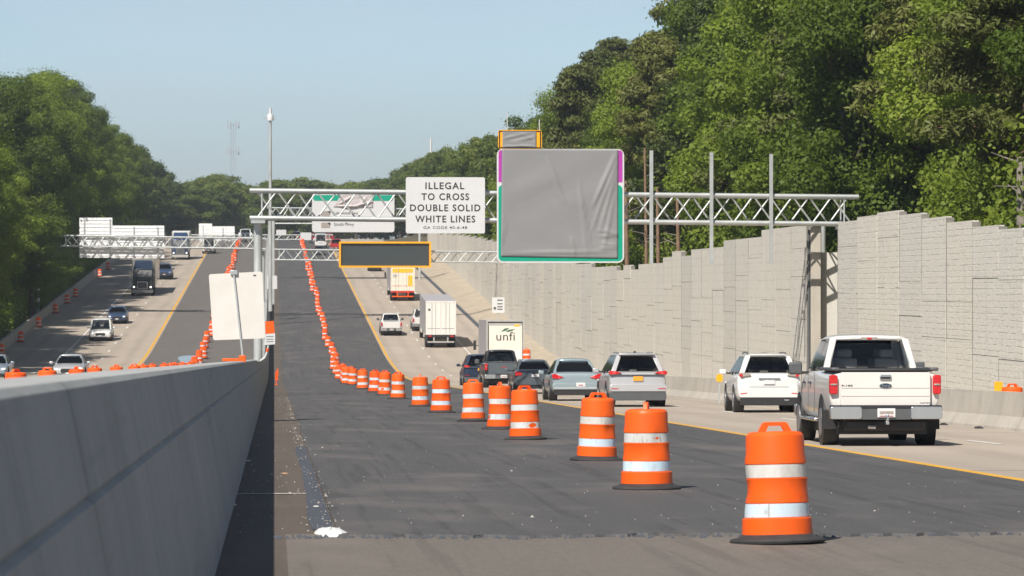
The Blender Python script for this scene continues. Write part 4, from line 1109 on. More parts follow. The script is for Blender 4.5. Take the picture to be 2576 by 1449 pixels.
pk = car('pickup_truck', 'black pickup truck directly in front of the grey cargo truck', 'pickup', at_v(1267, 980, 182).x, 182, sp)
MB().box(-.84, .84, .03, 2.03, 1.285, 1.33).build('bed_cover', 'plastic_grey', pk, bevel=.03)
tgb = [o for o in pk.children if o.name.startswith('tailgate')][0]
MB().plate(R4(-.14, .14, 1.03, 1.08, .01), -.06, -.047).build('badge', 'plate_ink', tgb)
car('crossover', 'dark blue black crossover partly hidden by the black pickup', 'car', at_v(1209, 980, 196).x, 196, suv_spec('car_navy', 'silver', 1.74, 1.9))

# --- far white pickup, white vehicle by the semi, far dark car
u5, v5 = on_ground(985, 846)
car('pickup_truck', 'white pickup truck alone in the left lane beyond the drums', 'pickup', u5, v5, pickup_spec('car_white'))
car('pickup_truck', 'white vehicle mostly hidden on the left of the white semi trailer', 'pickup', at_v(1064, 850, 334).x, 334, pickup_spec('car_white'))
u6, v6 = on_ground(943, 683)
car('sedan', 'dark car just below the amber framed message board', 'car', u6, v6, sedan_spec('car_black', 'dark'))

# --- box trailers seen from behind
def trailer(name, label, cat, u, v, spec, W=2.6, H=4.1, L=13.0, oncoming=False, floor=1.15):
    s = slope(v)
    root = empty(name, (u, v, ground_z(u, v) + .012), label, cat, None, (math.atan(s), 0, 0))
    w = W / 2
    MB().box(-w, w, 0, L, floor, H).build('cargo_box', spec['side'], root, bevel=.03)
    fr = MB()
    for q in ((-w, -w + .1, floor, H), (w - .1, w, floor, H), (-w + .1, w - .1, H - .14, H), (-w + .1, w - .1, floor, floor + .12)): fr.box(q[0], q[1], -.05, -.002, q[2], q[3])
    fr.build('door_frame', spec['frame'], root, smooth=False)
    if spec['style'] == 'rollup':
        MB().box(-w + .11, w - .11, -.02, -.003, floor + .13, H - .15).build('door_recess', 'plastic_black', root, smooth=False)
        d = MB().box(-w + .18, w - .14, -.03, -.021, floor + .13, H - .42).build('door', 'trailer_cream', root, smooth=False)
        MB().box(-w + .14, w - .14, -.032, -.021, H - .42, H - .24).build('door_header', 'trailer_grey', root, smooth=False)
        MB().box(w - .7, w - .3, -.045, -.033, H - .46, H - .34).build('yellow_tag', 'yellow_panel', root, smooth=False)
        MB().box(-w + .19, w - .15, -.034, -.0305, floor + .14, floor + .95).build('lower_door', 'trailer_white', root, smooth=False)
        fit_text('unfi', -.62, .66, H - 1.45, H - .85, d, 'lettering', -.036, bold=.0)
        leafs = [[(-.30, H - .83), (-.05, H - .62), (.28, H - .56), (.12, H - .72), (-.1, H - .81)], [(.02, H - .84), (.18, H - .72), (.5, H - .66), (.68, H - .68), (.42, H - .8), (.2, H - .85)]]
        for lf in leafs: MB().plate(lf, -.036, -.0305).build('leaf_emblem', 'leaf_logo', d, smooth=False)
    else:
        for sd in (-1, 1):
            x0, x1 = (-w + .11, -.01) if sd < 0 else (.01, w - .11)
            d = MB().box(x0, x1, -.03, -.003, floor + .13, H - .15).build('door', spec['door'], root, smooth=False)
            for x in (x0 + (x1 - x0) * .35, x0 + (x1 - x0) * .62): MB().tube((x, -.05, floor + .05), (x, -.05, H - .18), .02, n=6).build('lock_rod', 'trailer_grey', d)
            MB().box(x0 + .05, x1 - .05, -.036, -.0305, floor + .5, floor + .56).build('reflective_tape', spec.get('tape', 'tail_clear'), d, smooth=False)
        if spec['style'] == 'yellow':
            MB().box(-w + .2, w - .2, -.045, -.031, H - .95, H - .5).build('yellow_stripe', 'yellow_panel', root, smooth=False)
            MB().box(w - .75, w - .25, -.045, -.031, floor + .5, floor + 1.7).build('yellow_square', 'yellow_panel', root, smooth=False)
            MB().box(-w + .25, -w + .7, -.045, -.031, floor + 1.5, floor + 1.8).build('grey_label', 'trailer_grey', root, smooth=False)
        elif spec['style'] == 'white':
            MB().box(-w + .2, -w + .4, -.04, -.031, H - .85, H - .65).build('unit_mark', 'plastic_grey', root, smooth=False)
    MB().box(-w + .05, w - .05, -.03, .12, floor - .22, floor).build('sill', spec.get('sill', 'plastic_black'), root, smooth=False)
    g = MB().box(-w + .15, w - .15, -.05, .05, .46, .58)
    for x in (-.6, .6): g.box(x - .05, x + .05, -.04, .04, .581, floor - .22)
    g.build('underride_guard', spec.get('guard', 'trailer_grey'), root, smooth=False)
    for sd in (-1, 1): MB().box(sd * (w - .35) - .16, sd * (w - .35) + .16, -.06, -.031, floor - .18, floor - .08).build('tail_light', 'tail_red', root, smooth=False)
    for y in (1.2, 2.5) if L > 9 else (1.6,):
        for sd in (-1, 1):
            for dx in (.28, .6):
                MB().lathe([(.3, -.14), (.5, -.14), (.5, .14), (.3, .14)], 18, 'x', (0, 0, 0)).build('wheel', 'tyre', root, at=(sd * (w - dx + .12), y, .5))
            MB().box(sd * (w - .45) - .3, sd * (w - .45) + .3, .5, .52, .2, .95).build('mud_flap', 'plastic_black', root, smooth=False)
    MB().box(-.5, .5, .4, L, floor - .35, floor - .02).build('chassis', 'plastic_black', root, smooth=False)
    # the tractor or cab in front
    MB().hexa([(-1.2, L + .3, .6), (1.2, L + .3, .6), (1.2, L + 3.5, .6), (-1.2, L + 3.5, .6)], [(-1.15, L + .3, H - .5), (1.15, L + .3, H - .5), (1.1, L + 2.2, H - .6), (-1.1, L + 2.2, H - .6)]).build('cab', spec.get('cabm', 'car_white'), root, bevel=.06)
    for sd in (-1, 1):
        MB().lathe([(.3, -.15), (.5, -.15), (.5, .15), (.3, .15)], 18, 'x').build('wheel', 'tyre', root, at=(sd * 1.05, L + 2.6, .5))
        MB().box(sd * 1.45 - .1, sd * 1.45 + .1, L + 2.2, L + 2.3, 1.9, 2.6).box(min(sd * 1.1, sd * 1.4), max(sd * 1.1, sd * 1.4), L + 2.22, L + 2.28, 2.2, 2.25).build('side_mirror', 'plastic_black', root)
    return root
trailer('cargo_truck', 'grey cargo truck with a roll up door lettered unfi behind the black pickup', 'truck', at_v(1271, 950, 247).x, 247, dict(style='rollup', side='trailer_lilac', frame='trailer_grey', cabm='car_white'), W=2.62, H=4.1, L=9.5, floor=1.05)
u7, v7 = on_ground(1109, 876)
trailer('semi_trailer', 'white two door semi trailer in the right lane beside the noise wall', 'truck', u7, v7, dict(style='white', side='trailer_lilac', frame='trailer_white', door='trailer_white'), W=2.6, H=4.05)
mud = on_ground(1013, 758)
trailer('semi_trailer', 'yellow and white semi trailer with orange rear bumper below the message board', 'truck', mud[0], mud[1], dict(style='yellow', side='trailer_lilac', frame='trailer_cream', door='trailer_cream', sill='red_panel', guard='drum_orange', tape='red_panel'), W=2.65, H=4.1)

# ------------------------------------------------------------------ oncoming traffic on the left
def front_trim(sp, kind):
    L = sp['L']; hl = sp.pop('hl', 'lamp_lit')
    sp['trim'] = [t for t in sp.get('trim', ()) if t[0] not in ('headlight', 'grille', 'front_bumper')]
    z = sp['nose']
    sp['trim'] += [('headlight', 'lamp_clear', [(.5, z), (.78, z + .02), (.84, z + .14), (.55, z + .10)], L - .22, L - .02, True),
                   ('headlamp', hl, R4(.6, .72, z + .02, z + .10, .03), L - .03, L + .005, True),
                   ('grille', 'plastic_black', R4(-.42, .42, z - .14, z + .08, .05), L - .12, L + .03, False),
                   ('lower_grille', 'plastic_black', R4(-.6, .6, z - .36, z - .24, .04), L - .12, L + .02, False),
                   ('licence_plate', 'plate_white', R4(-.15, .15, z - .22, z - .13, .01), L + .02, L + .035, False)]
    return sp
sp = front_trim(dict(sedan_spec('car_silver', 'dark', 1.84, 1.46), nose=.58), 'sedan')
car('sedan', 'silver sedan approaching behind the near end of the median wall', 'car', at_v(177, 900, 200).x, 198, sp, True)
sp = front_trim(dict(sedan_spec('car_steel', 'dark', 1.84, 1.46), nose=.58), 'sedan')
car('sedan', 'blue grey car cut off by the left frame edge', 'car', at_v(-22, 900, 200).x, 200, sp, True)
u8, v8 = on_ground(252, 860)
vsp = dict(suv_spec('car_white', 'white', 1.88, 2.0, 4.65), nose=.66)
vsp['cab'] = dict(wb=.92, wr=.80, zb=1.08, zr=1.86, y=(.1, .2, 3.1, 3.75), pw=.06, bp=(.3, .65), rs=.08, rt=(.2, .9))
car('van', 'white compact van approaching in the second lane on the left', 'van', u8, v8, front_trim(vsp, 'van'), True)
u9, v9 = on_ground(294, 816)
car('crossover', 'dark blue car approaching just behind the white compact van', 'car', u9, v9, front_trim(dict(suv_spec('car_blue', 'white', 1.62, 1.9), nose=.66), 'suv'), True)
def semi_front(label, u, v, paint_, box, W=2.5, H=4.05, L=14, hood=2.0):
    s = slope(v)
    root = empty('semi_truck', (u, v, ground_z(u, v) + .012), label, 'truck', None, (math.atan(s), 0, 0))
    w = W / 2
    # here the nose is at y = 0 and the truck extends away from the camera
    MB().hexa([(-w * .78, .05, .55), (w * .78, .05, .55), (w * .95, hood, .55), (-w * .95, hood, .55)], [(-w * .62, .15, 1.75), (w * .62, .15, 1.75), (w * .82, hood, 2.0), (-w * .82, hood, 2.0)]).build('hood', paint_, root, bevel=.12, seg=3)
    MB().hexa([(-w * .92, hood, .7), (w * .92, hood, .7), (w, hood + 2.6, .7), (-w, hood + 2.6, .7)], [(-w * .85, hood + .55, 2.85), (w * .85, hood + .55, 2.85), (w * .95, hood + 2.6, 3.0), (-w * .95, hood + 2.6, 3.0)]).build('cab', paint_, root, bevel=.08, seg=3)
    MB().hexa([(-w * .85, hood + .5, 2.86), (w * .85, hood + .5, 2.86), (w * .95, hood + 2.6, 3.0), (-w * .95, hood + 2.6, 3.0)], [(-w * .72, hood + 1.5, 3.75), (w * .72, hood + 1.5, 3.75), (w * .8, hood + 2.6, 3.85), (-w * .8, hood + 2.6, 3.85)]).build('roof_fairing', paint_ if paint_ != 'shaded_truck_black' else 'car_navy', root, bevel=.1, seg=3)
    c = [(-w * .9, hood + .03, 1.95), (w * .9, hood + .03, 1.95), (w * .84, hood + .53, 2.8), (-w * .84, hood + .53, 2.8)]
    MB().patch(c, .04, .96, .08, .95, .02, rad=.12).build('windshield', 'plastic_grey', root, smooth=False)
    MB().plate(rrect(-w * .48, w * .48, .8, 1.62, .08), -.02, .14).build('grille_frame', 'chrome', root, bevel=.02)
    MB().plate(rrect(-w * .42, w * .42, .86, 1.55, .05), -.04, -.021).build('grille', 'plastic_grey', root, smooth=False)
    MB().plate(rrect(-w * .95, w * .95, .35, .72, .06), -.1, .3).build('bumper', 'trailer_grey', root, bevel=.04)
    for sd in (-1, 1):
        MB().plate(rrect(sd * w * .74 - .2, sd * w * .74 + .2, .85, 1.15, .06), -.0, .4).build('headlight', 'plastic_black', root, bevel=.03)
        MB().lathe([(.1, 0), (.1, .02)], 12, 'z').build('headlamp', 'lamp_lit', root, at=(sd * w * .74, -.01, 1.0)).rotation_euler = (R(90), 0, 0)
        MB().box(sd * (w + .2) - .1, sd * (w + .2) + .1, hood + .3, hood + .4, 1.9, 2.7).box(min(sd * w * .9, sd * (w + .1)), max(sd * w * .9, sd * (w + .1)), hood + .32, hood + .38, 2.3, 2.36).build('side_mirror', 'chrome', root)
        for y in (1.0, 5.0, 6.3): MB().lathe([(.3, -.15), (.5, -.15), (.5, .15), (.3, .15)], 18, 'x').build('wheel', 'tyre', root, at=(sd * (w - .16), y, .5))
        MB().tube((sd * (w + .02), hood + 2.7, 1.0), (sd * (w + .02), hood + 2.7, 3.9), .08, n=10).build('exhaust_stack', 'chrome', root)
    MB().box(-1.3, 1.3, hood + 3.4, hood + 3.4 + L, 1.1, H).build('trailer', box, root, bevel=.04)
    MB().box(-.5, .5, hood, hood + 3 + L, .6, 1.0).build('chassis', 'plastic_black', root)
    return root
u10, v10 = on_ground(358, 745)
semi_front('black semi truck with pale trailer approaching below the blank sign back', u10, v10, 'shaded_truck_black', 'car_greige', H=4.0)
u11, v11 = on_ground(413, 704)
car('pickup_truck', 'blue pickup truck approaching beside the black semi truck', 'pickup', u11, v11, front_trim(dict(pickup_spec('car_blue'), nose=.85, hl='lamp_clear'), 'pickup'), True)
u12, v12 = on_ground(453, 654)
semi_front('dark blue box truck with pale cargo body in the far left lanes', u12, v12, 'car_blue', 'trailer_white', H=3.9, L=6, hood=1.0)
u13, v13 = on_ground(525, 639)
vsp2 = dict(suv_spec('car_white', 'white', 2.3, 2.0, 4.9), nose=.72)
vsp2['cab'] = dict(wb=.92, wr=.84, zb=1.08, zr=2.28, y=(.1, .2, 3.0, 3.7), pw=.06, bp=(.3, .65), rs=.08, rt=(.2, .9))
car('van', 'distant white van in the far left lane near the crest', 'van', u13, v13, front_trim(vsp2, 'van'), True)
car('van', 'tiny white van below the small sign back near the median', 'van', at_v(617, 625, 600).x, 600, front_trim(dict(vsp2, nose=.72, paint='car_white'), 'van'), True)
# queue at the top of the hill on the right
for px, py, kind, pm, lab in ((846, 634, 'p', 'car_red', 'red pickup truck just left of the message board'), (803, 643, 's', 'car_darkgrey', 'dark sedan on the uphill lane seen through the lower truss'),
                              (807, 624, 'v', 'car_white', 'tiny white van at the hill crest behind the red vehicles'), (792, 612, 'u', 'car_red', 'tiny dark red vehicle at the hill crest beside the drums'),
                              (826, 612, 'u', 'car_red', 'tiny dark red vehicle at the hill crest right of the white van'), (745, 606, 'u', 'car_black', 'tiny dark vehicle at the crest left of the drum line')):
    u, v = on_ground(px, py)
    if v > 700: u, v = at_v(px, py, 690).x, 690
    if kind == 'p': car('pickup_truck', lab, 'pickup', u, v, pickup_spec(pm))
    elif kind == 's': car('sedan', lab, 'car', u, v, sedan_spec(pm, 'dark'))
    elif kind == 'v': car('van', lab, 'van', u, v, dict(vsp2, paint=pm, trim=suv_spec(pm, 'white')['trim']))
    else: car('crossover', lab, 'car', u, v, suv_spec(pm, 'silver'))

# ------------------------------------------------------------------ litter on the near shoulder
def rag(name, label, px, py, w, d, h, mat, seed):
    rnd = random.Random(seed); u, v = on_ground(px, py)
    mb = MB(); n = 14; m = 5; vs = []
    for j in range(m):
        t = j / (m - 1); rr = math.cos(t * PI / 2) ** .6
        for i in range(n):
            a = 2 * PI * i / n; k = rnd.uniform(.85, 1.15) if j < m - 1 else .4
            vs.append((w * rr * k * math.cos(a) + rnd.uniform(-.05, .05) * w, d * rr * k * math.sin(a), max(0, h * math.sin(t * PI / 2) * rnd.uniform(.6, 1.1))))
    fs = [(j * n + i, j * n + (i + 1) % n, (j + 1) * n + (i + 1) % n, (j + 1) * n + i) for j in range(m - 1) for i in range(n)] + [tuple((m - 1) * n + i for i in range(n))]
    mb.add(vs, fs); o = mb.build(name, mat, smooth=True, angle=25); o.location = (u, v, ground_z(u, v) + .014)
    return tag(o, label, 'litter')
rag('plastic_bag', 'crumpled white plastic bag at the corner of the dark asphalt', 832, 1356, .145, .22, .07, 'bag_white', 3)
for i, (px, py, w, mt, lab) in enumerate(((785, 1147, .05, 'litter_white', 'white paper scrap on the tar strip halfway along the shoulder'), (781, 1196, .02, 'litter_tan', 'reddish pebble on the tar strip below the white paper scrap'),
        (716, 1196, .05, 'litter_tan', 'reddish flattened rag on the brown shoulder'), (1492, 1331, .022, 'litter_white', 'tiny white scrap on the dark asphalt near the seam'),
        (2220, 1332, .03, 'litter_white', 'white scrap on the pavement right of the nearest drum'), (586, 1275, .04, 'litter_white', 'pale scrap in the shade near the wall foot'),
        (625, 1163, .04, 'litter_white', 'pale scrap in the wall shade farther up'), (795, 1278, .03, 'litter_white', 'white scrap on the lower tar strip'),
        (1785, 1256, .06, 'litter_tan', 'flat brownish strip lying between the first two drums'), (1545, 1163, .07, 'litter_white', 'pale flat strip behind the third drum'),
        (850, 1150, .03, 'litter_white', 'small white scrap on the asphalt beside the shoulder'), (870, 1062, .04, 'litter_white', 'small white scrap far up the asphalt edge'), (1225, 1082, .04, 'litter_white', 'white scrap at the foot of the fifth drum'))):
    rag('litter', lab, px, py, w, w * 1.6, w * .35, mt, 10 + i)
for px, py, lab in ((2462, 1080, 'right dark rubble lump at the foot of the right barrier'), (2375, 1074, 'left dark rubble lump at the foot of the right barrier')):
    q = at_u(px, py, 15.15); o = rag('rubble_lump', lab, px, py, .09, .25, .05, 'rubber', px); o.location = (15.15, q.y, ground_z(15, q.y) + .01)
# concrete joint strip across the shoulder
u, v = on_ground(700, 1247)
strip('joint_strip', 'line_white', -.5, .36, v - .06, v + .06, .02)
# wet patch on the left asphalt
u, v = on_ground(478, 905)
mb = MB(); vs = [(u + .95 * (1 + .2 * math.sin(3 * t)) * math.cos(t), v + 8.5 * (1 + .2 * math.cos(2 * t)) * math.sin(t), 0) for t in [2 * PI * i / 28 for i in range(28)]]
vs = [(x, y, ground_z(x, y) + .016) for x, y, _ in vs]; vs2 = [(x, y, z - .006) for x, y, z in vs]; n = len(vs)
mb.add(vs + vs2, [tuple(range(n))] + [(i, (i + 1) % n, n + (i + 1) % n, n + i) for i in range(n)])
tag(mb.build('puddle', 'puddle', smooth=False), 'shallow blue reflecting puddle on the left asphalt by the drums', 'puddle')

# ------------------------------------------------------------------ trees
def leaf_mesh(name, c, nrm, size, mat, aspect=.7):
    n = len(c)
    nrm = nrm / np.linalg.norm(nrm, axis=1, keepdims=True)
    t = RNG.normal(size=(n, 3)); t -= nrm * np.sum(t * nrm, axis=1, keepdims=True); t /= np.linalg.norm(t, axis=1, keepdims=True)
    b = np.cross(nrm, t); s = size[:, None]
    v = np.empty((n, 4, 3)); bend = nrm * s * .12
    v[:, 0] = c - t * s * .5 - bend; v[:, 1] = c + b * s * aspect * .5; v[:, 2] = c + t * s * .5 - bend; v[:, 3] = c - b * s * aspect * .5
    me = bpy.data.meshes.new(name)
    me.vertices.add(n * 4); me.vertices.foreach_set('co', v.reshape(-1))
    me.loops.add(n * 4); me.loops.foreach_set('vertex_index', np.arange(n * 4, dtype=np.int32))
    me.polygons.add(n); me.polygons.foreach_set('loop_start', np.arange(0, n * 4, 4, dtype=np.int32)); me.polygons.foreach_set('loop_total', np.full(n, 4, dtype=np.int32))
    me.update(calc_edges=True); me.validate(); me.materials.append(M(mat))
    return me
def rand_dirs(n):
    d = RNG.normal(size=(n, 3)); return d / np.linalg.norm(d, axis=1, keepdims=True)
def broadleaf(H, Rad, base, nl, nleaf, mat, size, top=.8):
    """unit tree: returns crown mesh, trunk builder; crown from height base to H"""
    cz, rz = (H + base) / 2, (H - base) / 2
    d = rand_dirs(nl); nbig = nl // 3; d[:, 2] = np.clip(d[:, 2] * 1.1, -1, 1)
    rr = RNG.uniform(.25, .82, nl)[:, None]
    taper = 1 - .35 * np.clip(d[:, 2:3], 0, 1)
    lc = np.concatenate([d[:, :2] * rr * Rad * taper, cz + d[:, 2:3] * rr * rz], axis=1)
    lr = np.where(np.arange(nl) < nbig, RNG.uniform(.28, .42, nl), RNG.uniform(.13, .24, nl)) * Rad; rr2 = np.where(np.arange(nl) < nbig, 1.0, 1.28); lc[:, :2] *= rr2[:, None]; lc[:, 2] = cz + (lc[:, 2] - cz) * np.where(np.arange(nl) < nbig, 1.0, 1.12)
    idx = RNG.choice(nl, nleaf, p=lr ** 2 / np.sum(lr ** 2))
    dd = rand_dirs(nleaf); dd[:, 2] = dd[:, 2] * .9 + .12
    rad = lr[idx] * (.55 + .5 * RNG.random(nleaf) ** .6)
    c = lc[idx] + dd * rad[:, None] * np.array([1, 1, .8])
    # twigs that break the outline
    k = nleaf // 9; sel = RNG.integers(0, nleaf, k); c[sel] += dd[sel] * RNG.uniform(.2, .9, k)[:, None] * .35 * Rad * .5
    nr = dd + RNG.normal(size=(nleaf, 3)) * .55 + np.array([0, 0, .35])
    me = leaf_mesh('crown', c, nr, size * RNG.uniform(.6, 1.3, nleaf), mat)
    mb = MB(); pts = [(0, 0, -.4)]; x = y = 0
    for i in range(1, 6):
        x += random.uniform(-.25, .25); y += random.uniform(-.25, .25); pts.append((x, y, (H * top) * i / 5))
    mb.path(pts, [.32, .28, .24, .19, .13, .06], 8)
    for j in range(min(nl, 14)):
        q = lc[j]; f = max(.25, min(.9, (q[2] - 1.5) / (H * top) * .8)); i = min(4, int(f * 5)); a = Vector(pts[i]).lerp(Vector(pts[i + 1]), f * 5 - i)
        mid = a.lerp(Vector(q), .5) + Vector((0, 0, .4)); mb.path([a, mid, Vector(q)], [.12, .08, .03], 5)
    return me, mb
def pine(H, nwh, per, mat, size):
    cs = []; ns = []; mb = MB(); base = H * .42
    pts = [(0, 0, -.4)]; x = y = 0
    for i in range(1, 7):
        x += random.uniform(-.2, .2); y += random.uniform(-.2, .2); pts.append((x, y, H * i / 6))
    mb.path(pts, [.3, .27, .23, .2, .15, .1, .03], 8)
    for w in range(nwh):
        z = base + (H - base) * (w + random.random()) / nwh; f = z / H * 6; i = min(5, int(f)); a = Vector(pts[i]).lerp(Vector(pts[i + 1]), f - i)
        ln = 3.6 * (1 - ((z - base) / (H - base)) ** 1.3) + .8; t = random.uniform(0, 2 * PI)
        for k in range(2):
            ang = t + k * PI + random.uniform(-.6, .6); d = Vector((math.cos(ang), math.sin(ang), random.uniform(-.15, .35)))
            e = a + d * ln; mid = a.lerp(e, .5) + Vector((0, 0, -.2)); mb.path([a, mid, e], [.07, .045, .02], 5)
            for c in (e, a.lerp(e, .78) + Vector((random.uniform(-.5, .5), random.uniform(-.5, .5), .3)), a.lerp(e, .55) + Vector((random.uniform(-.4, .4), random.uniform(-.4, .4), .3))):
                dd = rand_dirs(per); r = RNG.uniform(.2, 1, per) ** .5 * random.uniform(.75, 1.25)
                cs.append(np.array(c) + dd * r[:, None] * np.array([1.05, 1.05, .5])); ns.append(dd + RNG.normal(size=(per, 3)) * .7 + np.array([0, 0, .4]))
    for k in range(9):                      # dead stubs below the crown
        z = H * random.uniform(.15, .45); ang = random.uniform(0, 2 * PI); f = z / H * 6; i = int(f); a = Vector(pts[i]).lerp(Vector(pts[i + 1]), f - i)
        mb.tube(a, a + Vector((math.cos(ang), math.sin(ang), .15)) * random.uniform(.5, 2.2), .04, .01, 5)
    c = np.concatenate(cs); nr = np.concatenate(ns)
    return leaf_mesh('crown', c, nr, size * RNG.uniform(.6, 1.3, len(c)), mat, .28), mb
def proto(kind, crown, trunk, bark):
    root = empty(kind, (0, -200, -50), 'x', 'tree')
    tr = trunk.build('trunk', bark, root)
    o = bpy.data.objects.new('crown', crown); COL.objects.link(o); o.parent = root
    return root
P_NEAR = []
for i in range(6):
    H = 24; me, tb = broadleaf(H, RNG.uniform(4.6, 5.8), RNG.uniform(1.5, 4), 70, 64000, 'leaf_oak' if i % 2 else 'leaf_poplar', .225)
    P_NEAR.append(proto('broadleaf_tree', me, tb, 'bark'))
P_PINE = []
for i in range(3):
    me, tb = pine(24, 28, 190, 'leaf_pine', .42); P_PINE.append(proto('pine_tree', me, tb, 'bark_pine'))
P_FAR = []
for i in range(4):
    me, tb = broadleaf(22, RNG.uniform(4.8, 6), 1.5, 50, 16000, 'leaf_far', .48); P_FAR.append(proto('broadleaf_tree', me, tb, 'bark'))
usedp = set()
def plant(protos, u, v, height, label, group, z=None, wide=1.0, H0=24.0, cat='tree', tint=None):
    p = protos[random.randrange(len(protos))]
    t = copy_tree(p) if p.name in usedp else p
    usedp.add(p.name)
    k = height / H0
    t.location = (u, v, terrain_z(u, v) if z is None else z); t.rotation_euler = (R(random.uniform(-3, 3)), R(random.uniform(-3, 3)), random.uniform(0, 6.3))
    w = wide * k ** .6 * random.uniform(.9, 1.12); t.scale = (w, w, k)
    t['label'] = label; t['group'] = group; t['category'] = cat
    return t
SIL_R = [(1680, -60), (1750, 5), (1712, 45), (1640, 105), (1600, 108), (1560, 100), (1500, 128), (1470, 160), (1440, 182), (1400, 190), (1360, 222), (1330, 250), (1290, 278), (1240, 288), (1180, 302), (1130, 322), (1095, 340), (1060, 362), (1000, 388), (960, 402), (930, 420), (900, 440), (860, 452)]
SIL_R.sort()
def sil_right(px):
    if px > 1690: return -400
    return float(np.interp(px, [a for a, _ in SIL_R], [b for _, b in SIL_R]))
SIL_L = [(-60, 175), (0, 165), (30, 185), (75, 185), (100, 172), (165, 168), (215, 205), (250, 240), (285, 275), (315, 325), (355, 315), (390, 350), (425, 395), (445, 425), (480, 448), (520, 460), (560, 450)]
def sil_left(px): return float(np.interp(px, [a for a, _ in SIL_L], [b for _, b in SIL_L]))
def px_of(u, v):
    d = Vector((u, v, 0)); return CX + FPX * d.dot(RGT) / d.dot(FWD)
GR = 'leafy trees behind the right noise wall'; GP = 'pines behind the right noise wall'
def right_tree(u, v, hmin, hmax, kind, protos, label, group):
    if 134 < v < 162 and u < 31.5: u = 31.5 + random.random()
    px = px_of(u, v); zt_ = at_v(px, sil_right(px - (3.5 if v < 300 else 1.6) * FPX / v) + random.choice((random.uniform(-8, 6), random.uniform(0, 30))), v).z; zb = terrain_z(u, v)
    if v > 300: hmin, hmax = hmin + 5, hmax + 9
    h = min(random.uniform(hmin, hmax), zt_ - zb)
    if h < 7: return
    plant(protos, u, v, h, label, group)
# front row, then rows behind filling the hill up
v = 92.0
while v < 800:
    u = random.uniform(27, 30.5)
    if v < 330 and random.random() < .22: right_tree(u, v, 22, 27, 'p', P_PINE, 'tall pine with brownish trunk among the trees behind the right wall', GP)
    else: right_tree(u, v, 22, 28, 'b', P_NEAR if v < 420 else P_FAR, 'leafy green tree in the front row just behind the right noise wall', GR)
    v += random.uniform(5.6, 8) if v < 260 else random.uniform(9.5, 13.5)
for (ua, ub_, step, hm, hx) in ((33, 37, 8.0, 25, 31), (40, 46, 10, 29, 36), (50, 58, 15, 33, 42)):
    v = 105.0
    while v < 420:
        u = random.uniform(ua, ub_)
        right_tree(u, v, hm, hx, 'b', P_NEAR if random.random() < .82 else P_PINE, 'tall tree filling the dense wood on the right hillside', 'tall trees of the right hillside wood'); v += random.uniform(.8, 1.2) * step * (1 if v < 250 else 1.7)
    while v < 800 and ua < 40:
        u = random.uniform(ua, ub_); right_tree(u, v, 20, 27, 'b', P_FAR, 'tall tree filling the dense wood on the right hillside', 'tall trees of the right hillside wood'); v += 26
# left wood
def left_tree(u, v, hmin, hmax, protos, label, group):
    px = px_of(u, v); zt_ = at_v(px, sil_left(px + 2.0 * FPX / v) + random.choice((random.uniform(-6, 8), random.uniform(5, 45))), v).z; zb = terrain_z(u, v)
    h = min(random.uniform(hmin, hmax), zt_ - zb)
    if h < 6: return
    plant(protos, u, v, h, label, group)
v = 165.0
while v < 660:
    left_tree(random.uniform(-28, -25.5), v, *((15, 19) if 312 < v < 354 else (24, 31)), P_NEAR, 'leafy green tree in the front row along the left road edge', 'leafy trees along the left road edge'); v += random.uniform(8, 10.5) if v < 420 else random.uniform(11, 15)
while v < 930:
    left_tree(random.uniform(-29, -25), v, 18, 27, P_FAR, 'leafy green tree in the front row along the left road edge', 'leafy trees along the left road edge'); v += random.uniform(10, 14)
v = 290.0
while v < 700:
    left_tree(random.uniform(-38, -33), v, 24, 34, P_NEAR if random.random() < .85 else P_PINE, 'tall tree in the back rows of the left roadside wood', 'tall trees of the left roadside wood'); v += random.uniform(8, 11)
v = 330.0
while v < 720:
    left_tree(random.uniform(-52, -42), v, 28, 38, P_FAR, 'tall tree in the back rows of the left roadside wood', 'tall trees of the left roadside wood'); v += random.uniform(22, 30)
# far trees across the crest
SIL_F = [(440, 445), (480, 440), (510, 424), (545, 421), (575, 432), (620, 446), (660, 452), (690, 440), (715, 432), (760, 432), (800, 438), (840, 448), (880, 444), (930, 430), (960, 425), (1010, 440), (1100, 440)]
for row, (v0, dpx) in enumerate(((790, 32), (860, 29), (960, 27))):
    px = 430.0
    while px < 1080:
        v = v0 + random.uniform(-25, 25); top = float(np.interp(px, [a for a, _ in SIL_F], [b for _, b in SIL_F])) + (random.uniform(12, 45) if row == 0 else random.uniform(0, 14))
        q = at_v(px, top, v); road_gap = row == 0 and 600 < px < 830
        zb = road_z(v) - .3
        if not road_gap: plant(P_FAR, q.x, v, max(8, q.z - zb), 'hazy tree in the distant wood beyond the hill crest', 'distant trees beyond the hill crest', z=zb, H0=22, wide=1.5)
        px += dpx * random.uniform(.8, 1.3)
plant(P_NEAR, -23.6, 352, 10.5, 'young bright green tree with pale trunk by the left barrier', 'young roadside tree', wide=1.35)
